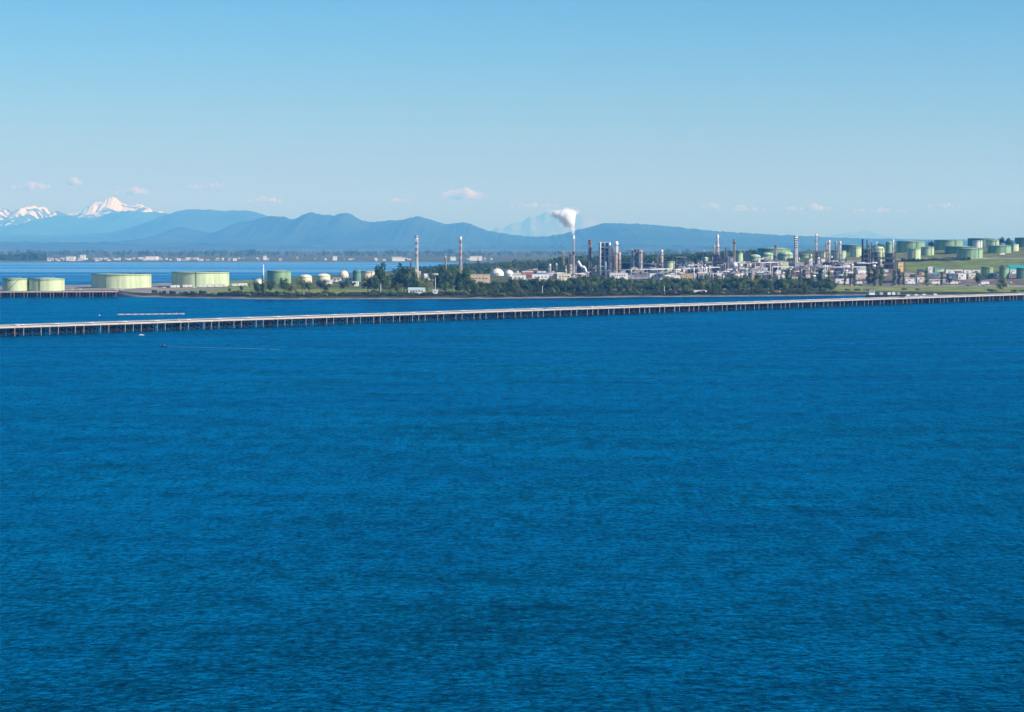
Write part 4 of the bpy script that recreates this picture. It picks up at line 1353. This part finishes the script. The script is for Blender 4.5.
for px, row, lab in ((175, 288.2, 'white box trailer at the left foot of the broad green tank'), (187, 287.8, 'white box trailer before the left half of the broad green tank'), (206, 287.6, 'first of two white trailers close together below the broad green tank'),
                     (213, 287.4, 'second of two white trailers close together below the broad green tank'), (222, 287.2, 'white trailer below the right edge of the broad green tank'), (236, 286.6, 'white trailer right of the broad green tank'), (243, 286.2, 'white trailer left of the tall dark conifer group')):
    car(px, on_ground(px, row), 'white', lab, None, rng.uniform(-.1, .1), 'trailer')
for px in (160, 164, 168, 181, 194, 199, 229, 232, 248):
    car(px, on_ground(px, 288.2 if px < 220 else 286.8), rng.choice(('white', 'silver', 'black', 'rust', 'blue_paint')), 'small car parked on the pale lot below the broad green tank', 'cars parked on the spit', rng.uniform(-.3, .3))
for px in (116, 122, 80, 72):
    car(px, on_ground(px, 290.2), 'white', 'white car parked on the spit between the storage tanks', 'cars on the spit')
for px in (676, 681, 688, 760, 768):
    car(px, front(px) + 34, rng.choice(('white', 'silver')), 'car on the shore road in front of the tree belt', 'cars on the shore road')
car(703, front(703) + 36, 'white', 'white truck on the shore road before the tree belt', None, 0, 'truck')
car(698.5, front(698) + 36, 'white', 'white van-sized trailer just left of the shore road truck', None, 0, 'trailer')
for k in range(52):
    px = rng.uniform(846, 1020)
    Y = front(px) + rng.choice((306, 312, 330, 350, 380, 430, 480))
    m = rng.choice(('white', 'white', 'silver', 'black', 'rust', 'blue_paint', 'grey'))
    car(px, Y, m, 'small %s car parked along the refinery road near %s' % (HUE[m], near(px)), 'cars along the refinery road', rng.choice((0, 1.57)))
for px in (858, 911, 936, 954, 985):
    car(px, front(px) + 340, 'white', 'white trailer beside the refinery road near ' + near(px), 'trailers beside the refinery road', 0, 'trailer')
car(1002, on_ground(1002, 255.4), 'white', 'white truck on the pale track below the hill tanks', None, 0, 'truck')
for px, s, top, lab in ((435.4, 48, 277.5, 'white lamp post rising beside the tiny white hut'), (542.4, 34, 286, 'thin pale pole at the beach below the white sheds'), (664.4, 34, 286, 'thin pale pole at the beach below the bright white column'),
                        (791, 40, 287, 'thin pale pole at the beach below the dark-banded stack'), (380.6, 60, 284.5, 'thin pale pole under the tallest dense tree')):
    mast(px, top, front(px) + s, 'white', lab, .38, 'lamp_post')

# ------------------------------------------------------------------ the long pier
DZ = 6.4
Pa, Pb = Vector((X(0, 1), 1, 0)), Vector((X(1024, 1), 1, 0))
def deckY(row):
    r = ray(512, row)
    return (DZ - CAMZ) / (r[2] / r[1])
P0 = Vector((X(0, deckY(326.6)), deckY(326.6), 0))
P1 = Vector((X(1024, deckY(293.9)), deckY(293.9), 0))
dirp = (P1 - P0).normalized()
nrm = Vector((dirp.y, -dirp.x, 0))                    # towards the camera side
start, total = -260.0, (P1 - P0).length + 420
ang = math.atan2(dirp.y, dirp.x)
pier = thing('trestle_pier', 'long straight trestle pier with a bleached deck crossing the bay', 'pier', tuple(P0), ang)
# local frame: x along the pier, -y towards the camera
SEG = 30.0
x = start
seg_me = None
while x < total:
    if seg_me is None:
        seg_me = MB().box(SEG / 2, 0, DZ - 1.0, SEG - .08, 8.6, .9).mesh('deck_slab', 'deck_conc')
        kerb_me = MB().box(SEG / 2, -4.25, DZ - .62, SEG - .04, .34, .85).mesh('edge_beam', 'deck_conc')
        kerb2_me = MB().box(SEG / 2, 4.25, DZ - .1, SEG - .04, .3, .6).mesh('kerb', 'deck_conc')
        rail_mb = MB()
        for k in range(10):
            rail_mb.bar((k * 3 + 1.5, -4.15, DZ), (k * 3 + 1.5, -4.15, DZ + 1.5), .12)
        rail_mb.bar((0, -4.15, DZ + 1.5), (SEG, -4.15, DZ + 1.5), .12).bar((0, -4.15, DZ + 1.0), (SEG, -4.15, DZ + 1.0), .1)
        rail_me = rail_mb.mesh('railing', 'grey')
        str_me = MB().box(SEG / 2, -3.2, DZ - 1.75, SEG - .1, .5, .7).box(SEG / 2, 3.2, DZ - 1.75, SEG - .1, .5, .7).mesh('stringer', 'timber')
        pipe_me = MB().bar((0, 2.2, DZ + .7), (SEG, 2.2, DZ + .7), .7, 8).mesh('pipeline', 'silver')
        pipe2_me = MB().bar((0, 3.2, DZ + .7), (SEG, 3.2, DZ + .7), .5, 8).mesh('pipeline', 'white')
    s = link('deck_slab', seg_me, pier, (x, 0, 0))
    for nm, m_ in (('edge_beam', kerb_me), ('kerb', kerb2_me), ('railing', rail_me), ('stringer', str_me), ('pipeline', pipe_me), ('pipeline', pipe2_me)):
        link(nm, m_, s)
    x += SEG
BAY = 7.4
cap_me = MB().box(0, 0, DZ - 2.3, .8, 9.0, .7).mesh('bent_cap', 'timber')
pile_me = MB().cyl(0, 0, -5, DZ - 2.3, .36, .36, 8).mesh('pile', 'timber')
pale_me = MB().cyl(0, 0, -5, DZ - .75, .3, .3, 8).mesh('pile', 'pale_pile')
br_mb = MB()
br_mb.bar((.1, -4.0, .6), (.1, 4.0, DZ - 2.4), .35).bar((-.1, 4.0, .6), (-.1, -4.0, DZ - 2.4), .35)
brace_me = br_mb.mesh('cross_brace', 'timber')
lb_mb = MB()
lb_mb.bar((0, 3.7, .8), (BAY, 3.7, DZ - 2.4), .38).bar((BAY, 3.95, .8), (0, 3.95, DZ - 2.4), .38).bar((0, 3.8, 2.2), (BAY, 3.8, 2.2), .35).bar((0, -1.2, 1.4), (BAY, -1.2, 1.4), .4)
lbrace_me = lb_mb.mesh('long_brace', 'timber')
wm_ = MB()  # dark slats added behind the piles to imitate the under-deck shade
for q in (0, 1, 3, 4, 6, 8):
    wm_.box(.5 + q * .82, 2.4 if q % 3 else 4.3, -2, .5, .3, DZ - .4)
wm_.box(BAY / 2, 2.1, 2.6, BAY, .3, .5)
shade_slats_me = wm_.mesh('dark_backing', 'timber')
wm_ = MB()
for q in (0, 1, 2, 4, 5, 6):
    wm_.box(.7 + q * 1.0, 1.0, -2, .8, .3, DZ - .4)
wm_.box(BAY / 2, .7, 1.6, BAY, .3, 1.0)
shade_slats2_me = wm_.mesh('dark_backing', 'timber')
far = MB()
farc = MB()
xb, k, npile = start + 2, 0, 0
while xb < total:
    ploc = P0 + dirp * xb
    vis = PX(ploc.x, ploc.y)
    nearest = -30 < vis < 560
    bnt = link('bent_cap', cap_me, pier, (xb, 0, 0))
    ys_ = (-3.6, -1.2, 1.2, 3.6)
    for y in ys_:
        pale = (y == -3.6 and (k * 7 + 3) % 10 < 7)
        if nearest and npile < 298:
            link('pile', pale_me if pale else pile_me, bnt, (0, y - (.75 if pale else 0), 0))
            npile += 1
        else:
            (farc if pale else far).cyl(xb, y - (.75 if pale else 0), -5, DZ - (.7 if pale else 2.3), .3 if pale else .36, n=6)
    link('cross_brace', brace_me, bnt)
    if (k * 5) % 7 < 6:
        link('long_brace', lbrace_me, bnt)
    if (k * 11) % 13 < 11:                             # added slats, dark in place of the shade between the piles
        tag(link('dark_backing', shade_slats_me if k % 4 else shade_slats2_me, bnt), kind='stuff')
    xb += BAY
    k += 1
tag(far.build('far_piles', 'timber', pier), kind='stuff')
tag(farc.build('far_pale_piles', 'pale_pile', pier), kind='stuff')
# things standing on the pier
def on_pier(px):
    lo, hi = -200.0, total
    for _ in range(40):
        mid = (lo + hi) / 2
        q = P0 + dirp * mid
        if PX(q.x, q.y) < px: lo = mid
        else: hi = mid
    return P0 + dirp * lo
for px, m, kd, lab in ((17, 'white', 'car', 'white car driving on the pier near its left end'), (178, 'silver', 'car', 'silver car on the pier below the broad green tank'), (546, 'blue_paint', 'car', 'blue car on the pier below the white sheds'),
                       (592, 'white', 'car', 'white car on the pier below the rusty headed stack')):
    q = on_pier(px)
    car(px, q.y, m, lab, None, ang, kd, z=DZ - .08)
    bpy.context.view_layer.update()

# second, darker trestle along the spit
DZ2 = 6.9
T0, T1 = Vector((X(-120, 2760), 2760, 0)), Vector((X(118, 2800), 2800, 0))
d2 = (T1 - T0).normalized()
L2 = (T1 - T0).length
tr = thing('old_trestle', 'dark timber trestle with a pale deck along the tank spit', 'trestle', tuple(T0), math.atan2(d2.y, d2.x))
x = 0
dk_me = MB().box(7.5, 0, DZ2 - .8, 14.95, 9, .8).mesh('deck_slab', 'pinkish')
wl_me = MB().box(7.5, 3.9, .5, 14.9, .5, DZ2 - 1.6).mesh('dark_backing', 'timber')
pl_me = MB().cyl(0, -4, -4, DZ2 - .8, .45, n=8).mesh('pile', 'timber')
pl2_me = MB().cyl(0, -4, -4, DZ2 - .8, .4, n=8).mesh('pile', 'brown')
while x < L2:
    s = link('deck_slab', dk_me, tr, (x, 0, 0))
    link('dark_backing', wl_me, s)
    for k in range(4):
        link('pile', pl_me if k % 3 else pl2_me, s, (k * 3.75 + 1, 0, 0))
    x += 15

# ------------------------------------------------------------------ boats, barge, buoys, boom
def hull(L, B, Hh, sheer=.3):
    mb = MB()
    st = [(-.5, .8, 0), (-.3, 1, 0), (.1, 1, .05), (.32, .75, .25), (.5, .06, .6)]
    for fx, fw, fz in st:
        for zz, kw in ((-.5, .55), (Hh * .5, .95), (Hh + fz * Hh * sheer * 2, 1)):
            for sgn in (-1, 1):
                mb.v.append((fx * L, sgn * B / 2 * fw * kw, zz))
    for i in range(len(st) - 1):
        a, b = i * 6, (i + 1) * 6
        for q in (0, 2):
            mb.face((a + q, b + q, b + q + 2, a + q + 2))
            mb.face((a + q + 1, a + q + 3, b + q + 3, b + q + 1))
        mb.face((a + 4, b + 4, b + 5, a + 5))
        mb.face((a, a + 1, b + 1, b))
    mb.face((0, 2, 4, 5, 3, 1))
    e = (len(st) - 1) * 6
    mb.face((e, e + 1, e + 3, e + 5, e + 4, e + 2))
    return mb
def boat(px, Y, L, label, hullm='white', rz=0, cabin='white', name='motor_boat'):
    t = thing(name, label, 'boat', (X(px, Y), Y, 0), rz)
    hull(L, L * .3, L * .09).build('hull', hullm, t)
    MB().box(-L * .08, 0, L * .09, L * .32, L * .2, L * .13).build('cabin', cabin, t)
    MB().box(-L * .08, 0, L * .15, L * .33, L * .205, L * .04).build('cabin_window', 'glass', t)
    MB().bar((-L * .1, 0, L * .2), (-L * .1, 0, L * .42), L * .012).build('mast', 'grey', t)
    return t
boat(141, sea(335.2), 3.6, 'small white boat on the water just below the pier', rz=.3)
boat(99, sea(315.6), 3.4, 'tiny white boat on the water between pier and spit', rz=2)
boat(163.5, sea(346.6), 4.2, 'dark small speedboat at the left end of a long wake', 'black', rz=2.9, cabin='grey')
# wake: a thin foam sheet on the water behind the speedboat
A, B = Vector((X(165, sea(346.4)), sea(346.4), .05)), Vector((X(281, sea(349.6)), sea(349.6), .05))
mb = MB()
n = 60
for k in range(n + 1):
    q = A.lerp(B, k / n)
    w = (.45 + .8 * (k / n) + .35 * N(k * .5, 3)) * .8
    mb.v += [(q.x, q.y - w, .03), (q.x, q.y + w, .03), (q.x, q.y, .10)]
for k in range(n):
    if k < 50 or N(k * .35, 8.8) > -.2:
        a = 3 * k
        mb.face((a, a + 3, a + 5, a + 2)); mb.face((a + 2, a + 5, a + 4, a + 1))
tag(mb.build('boat_wake', 'foam'), 'thin pale wake trailing behind the dark speedboat', 'wake', kind='stuff')
t = thing('floating_boom', 'long pale floating boom lying on the water behind the pier', 'boom', (X(117, sea(314.9)), sea(314.9), 0), math.atan2(sea(314.2) - sea(314.9), X(185, sea(314.2)) - X(117, sea(314.9))))
Lb = (Vector((X(185, sea(314.2)), sea(314.2))) - Vector((X(117, sea(314.9)), sea(314.9)))).length
nb = int(Lb / 6)
fl_me = MB().hdrum((.2, 0, .25), (5.6, 0, .25), .62, 8).mesh('float', 'boom')
for k in range(nb):
    link('float', fl_me, t, (k * 6, 0, 0), .02 * (-1) ** k)

# barge and work boats moored by the pier head
def barge(px0, px1, Y, label):
    pc = (px0 + px1) / 2
    Lb = (px1 - px0) / F * Y
    t = thing('barge', label, 'barge', (X(pc, Y), Y, 0), .02)
    mb = MB()
    hh = 9.4
    mb.v = [(-Lb / 2, -7, 0), (Lb / 2 - 4, -7, 0), (Lb / 2 - 4, 7, 0), (-Lb / 2, 7, 0), (-Lb / 2, -7, hh), (Lb / 2, -7, hh), (Lb / 2, 7, hh), (-Lb / 2, 7, hh)]
    for q in ((0, 3, 2, 1), (4, 5, 6, 7), (0, 1, 5, 4), (1, 2, 6, 5), (2, 3, 7, 6), (3, 0, 4, 7)):
        mb.face(q)
    mb.build('hull', 'black', t)
    MB().box(-Lb * .38, 0, hh + .01, 6, 7, 4.2).build('wheelhouse', 'white', t)
    MB().box(-Lb * .38, -3.55, hh + 2.4, 5, .1, 1.1).build('window_band', 'glass', t)
    MB().box(-Lb * .38, 0, hh + 4.25, 6.6, 7.6, .4).build('roof', 'blue_paint', t)
    for fx, m in ((-.12, 'silver'), (.08, 'white'), (.2, 'white'), (.33, 'grey')):
        MB().box(Lb * fx, 0, hh + .01, 3.2, 4, 2.6).build('deck_cargo', m, t)
    MB().bar((-Lb * .45, 0, hh), (-Lb * .45, 0, hh + 12), .3).build('mast', 'grey', t)
    MB().bar((Lb * .2, 0, hh), (Lb * .2, 0, hh + 9), .3).build('crane_mast', 'grey', t)
    return t
barge(867, 905, on_pier(886).y + 30, 'dark hulled barge with a white wheelhouse moored behind the pier')
for px, lab, hm in ((909, 'small dark work boat moored right of the barge', 'black'), (917, 'work boat with a blue hull in the moored row', 'blue_paint'), (925, 'dark work boat second from the end of the moored row', 'black'), (936, 'white work boat ending the moored row', 'white')):
    q = on_pier(px)
    b = boat(px, q.y + 22, 12, lab, hm, rz=.1, name='work_boat')
    b.location.z = .1
    b.scale = (1, 1, 3.4)

# ------------------------------------------------------------------ town on the far shore
def far_building(px, row_top, Y, wpx, m, roofm='far_white', label='', group=None, gable=False):
    w = wpx / F * Y
    h = max(4, Z(row_top, Y) - 1.8)
    t = thing('far_building', label, 'building', (X(px, Y), Y, 1.8), 0, group)
    MB().box(0, 0, -1, w, min(w, 40), h + 1).build('wall', m, t)
    if gable:
        MB().gable(0, 0, h + .02, w, min(w, 40), h * .3, 1).build('roof', roofm, t)
    else:
        MB().box(0, 0, h + .02, w + 2, min(w, 40) + 2, 1.2).build('roof', roofm, t)
    return t
rnd = random.Random(5)
for k in range(130):
    px = rnd.choice((rnd.uniform(48, 130), rnd.uniform(60, 215), rnd.uniform(130, 235), rnd.uniform(235, 500)))
    Y = rnd.uniform(8450, 9700)
    m = rnd.choice(('far_white', 'far_white', 'far_tan', 'far_tan', 'far_white'))
    g = rnd.random() < .5
    wp, hp = rnd.uniform(1.0, 3.6), rnd.uniform(.8, 1.9)
    far_building(px, ROW(Y, 1.8) - hp, Y, wp, m, rnd.choice(('far_white', 'far_white', 'far_tan', 'grey_roof')),
                 '%s %s %s %s house %s of the far town above %s' % ('wide' if wp > 2.3 else 'narrow', 'low' if hp < 1.35 else 'taller', HUE[m], 'gabled' if g else 'flat', 'front' if Y < 9000 else 'back', near(px)), 'town buildings on the far shore', g)
for px, top, Y, w, lab in ((71, 256.8, 8700, 8, 'white block with a long front in the far town, left'), (83, 255.2, 9100, 5, 'taller white block above the far town, left'), (152, 256.6, 8900, 11, 'long white plant building in the far town'),
                           (397, 257.2, 8450, 9, 'white barn alone on the far shore'), (403, 257.8, 8440, 3.4, 'white shed at the right end of the lone far barn'), (476, 256.4, 8700, 12, 'long white barn on the far shore left of the wood'), (453, 257, 8700, 5, 'white barn on the far shore behind the pink banded stack'),
                           (335, 256.4, 8800, 4, 'small white farmhouse on the far shore'), (265, 256, 9000, 3, 'white silo block on the far shore above the tall dark conifer')):
    far_building(px, top, Y, w, 'far_white', 'far_white', lab)

# ------------------------------------------------------------------ steam plume
def remeshed(name, blobs, voxel, disp, dscale, seed):
    """one closed lumpy surface round a set of balls"""
    rnd = random.Random(seed)
    mb = MB()
    for (c, r) in blobs:
        mb2 = [(max(.02, r * math.sin(a * math.pi / 8)), c[2] - r * math.cos(a * math.pi / 8)) for a in range(9)]
        mb.lathe(c[0], c[1], mb2, 14)
    return mb
def volume_mat(name, dens, color, nscale, lo, hi, aniso=.2, thick=1.0):
    m = bpy.data.materials.new(name)
    m.use_nodes = True
    nt = m.node_tree
    nt.nodes.remove(nt.nodes['Principled BSDF'])
    out = nt.nodes['Material Output']
    pv = nt.nodes.new('ShaderNodeVolumePrincipled')
    pv.inputs['Color'].default_value = (*color, 1)
    pv.inputs['Anisotropy'].default_value = aniso
    tc = nt.nodes.new('ShaderNodeTexCoord')
    nz = nt.nodes.new('ShaderNodeTexNoise')
    nz.inputs['Scale'].default_value = nscale
    nz.inputs['Detail'].default_value = 4
    nt.links.new(tc.outputs['Object'], nz.inputs['Vector'])
    mr = nt.nodes.new('ShaderNodeMapRange')
    mr.inputs['From Min'].default_value = lo
    mr.inputs['From Max'].default_value = hi
    mr.inputs['To Max'].default_value = dens
    nt.links.new(nz.outputs['Fac'], mr.inputs[0])
    nt.links.new(mr.outputs[0], pv.inputs['Density'])
    nt.links.new(pv.outputs[0], out.inputs['Volume'])
    return m
def puffs(name, blobs, m, voxel, label, cat, disp, dsize, loc, kind='stuff'):
    mb = remeshed(name, blobs, voxel, disp, dsize, 1)
    o = mb.build(name, m, None, loc)
    rm = o.modifiers.new('remesh', 'REMESH')
    rm.mode = 'VOXEL'
    rm.voxel_size = voxel
    tx = bpy.data.textures.new(name + '_lumps', 'CLOUDS')
    tx.noise_scale = dsize
    tx.noise_depth = 3
    dm = o.modifiers.new('lumps', 'DISPLACE')
    dm.texture = tx
    dm.strength = disp
    dm.mid_level = .5
    return tag(o, label, cat, kind=kind)
YP = 3620
k_ = YP / F
M['steam'] = volume_mat('white_steam', .42, (1, 1, 1), .11, .24, .50, 0.0)
M['steam_thin'] = volume_mat('thin_steam', .2, (1, 1, 1), .08, .36, .62, 0.0)
o0 = (X(573.6, YP), YP, Z(235.6, YP))
def bl(px, row, rp, dy=0):
    return ((X(px, YP) - o0[0], dy, Z(row, YP) - o0[2]), rp * (1.14 if row < 226 else 1.0) * k_)
core = [bl(573.5, 235.2, .9), bl(573.3, 233.5, 1.3), bl(573, 231.5, 1.9), bl(572.6, 229, 2.4), bl(572.2, 226, 2.9, 1), bl(571.4, 223, 3.5, -1), bl(570.2, 220, 4.6, 1), bl(568.6, 217, 5.4, -2), bl(566.2, 214.8, 5.0, 2), bl(570.5, 214.6, 4.2, -2),
        bl(562.8, 215.2, 4.2, 0), bl(559.6, 213.6, 3.2, 1), bl(566, 219, 3.2, 2), bl(563.8, 211.8, 2.6, -1), bl(572.6, 217.4, 2.8, 2), bl(568, 211.6, 2.8, 0), bl(556.8, 213.2, 2.8, 0), bl(573.6, 213.6, 2.8, 1), bl(565, 222, 2.4, 1), bl(553.6, 212.6, 2.0, 1), bl(567.6, 225, 2.2, 0)]
puffs('steam_plume', core, 'steam', 1.6, 'dense white steam billowing from the slim white stack', 'steam', 2.4, 5.0, o0)
wisp = [bl(562, 220.5, 3.0), bl(565, 225, 2.6), bl(568, 229, 2.0), bl(566, 209.8, 2.6), bl(571, 210, 2.6), bl(556, 214.5, 4.0), bl(552.4, 212.8, 3.6), bl(549, 212, 2.2), bl(546.6, 211.6, 1.4), bl(576, 212, 2.6), bl(578.6, 211.2, 2.0), bl(561, 217.4, 2.6), bl(559, 211.4, 2.4), bl(574, 210.8, 2.0)]
puffs('steam_wisp', wisp, 'steam_thin', 1.8, 'thin steam drifting away from the dense white plume', 'steam', 5, 6.0, (o0[0], o0[1] + 12, o0[2]))

# ------------------------------------------------------------------ clouds, beyond the haze
YC = 90000
M['cloud'] = volume_mat('cloud_vapour', .0075, (1, 1, 1), .0034, .34, .64, 0.0)
kc = YC / F
CL = [(32, 187, 15, 3.2, 'flat pale cloud over the left snow peaks'), (72, 182.5, 6, 3, 'small puff of cloud above the gap between snow peaks'), (128, 192, 14, 3.2, 'thin cloud just above the highest snow peak'), (201, 185.2, 15, 2.6, 'flat pale cloud above the wooded ridge'),
      (265, 201, 13, 2.8, 'faint low cloud right of the wooded ridge'), (463, 195.4, 15, 5, 'brightest small heaped cloud above the middle hills'), (398, 200.4, 9, 2.2, 'faint low cloud left of the brightest cloud'), (535, 205, 20, 2.5, 'faint flat cloud left of the steam plume'),
      (711, 207, 7, 2.2, 'small faint cloud right of the steam plume'), (742, 209.5, 20, 2.4, 'long faint cloud bank over the right hills'), (812, 208.6, 18, 3.0, 'brighter end of the long cloud bank on the right'), (955, 205.6, 16, 2.0, 'faint cloud streak over the hilltop tanks'), (880, 211, 22, 2.2, 'faint flat cloud behind the slim hill columns')]
for i, (px, row, hw, hh, lab) in enumerate(CL):
    hw, hh = hw * 1.35, hh * 1.6
    rnd = random.Random(90 + i)
    o = (X(px, YC), YC + 600 * (i % 4), Z(row, YC))
    bs = []
    for k in range(11):
        f = rnd.uniform(-1, 1)
        r = hh * (1 - .65 * abs(f)) * rnd.uniform(.6, 1.0)
        bs.append(((f * hw * kc * .9, rnd.uniform(-1, 1) * hh * kc, (r * .35 + rnd.uniform(-.2, .25) * hh) * kc), r * kc))
    for k in range(7):
        f = -1 + 2 * k / 6
        bs.append(((f * hw * kc * .85, 0, 0), hh * .5 * kc))
    c = puffs('cloud', bs, 'cloud', 22, lab, 'cloud', 70, 110, o, 'thing')
    c['group'] = 'low clouds along the horizon'

# ------------------------------------------------------------------ haze
def haze():
    m = bpy.data.materials.new('blue_air')
    m.use_nodes = True
    nt = m.node_tree
    nt.nodes.remove(nt.nodes['Principled BSDF'])
    pv = nt.nodes.new('ShaderNodeVolumePrincipled')
    pv.inputs['Color'].default_value = (.105, .42, 1.0, 1)
    pv.inputs['Density'].default_value = 4.9e-5
    pv.inputs['Absorption Color'].default_value = (1, 1, 1, 1)
    pv.inputs['Anisotropy'].default_value = 0.0
    nt.links.new(pv.outputs[0], nt.nodes['Material Output'].inputs['Volume'])
    mb = MB()
    x, y0, y1, z0, z1 = 62000, -3500, 84000, -8, 1720
    mb.v = [(-x, y0, z0), (x, y0, z0), (x, y1, z0), (-x, y1, z0), (-x, y0, z1), (x, y0, z1), (x, y1, z1), (-x, y1, z1)]
    for q in ((0, 3, 2, 1), (4, 5, 6, 7), (0, 1, 5, 4), (1, 2, 6, 5), (2, 3, 7, 6), (3, 0, 4, 7)):
        mb.face(q)
    tag(mb.build('haze', m), 'pale blue air haze over the bay and hills', 'haze', kind='stuff')
haze()
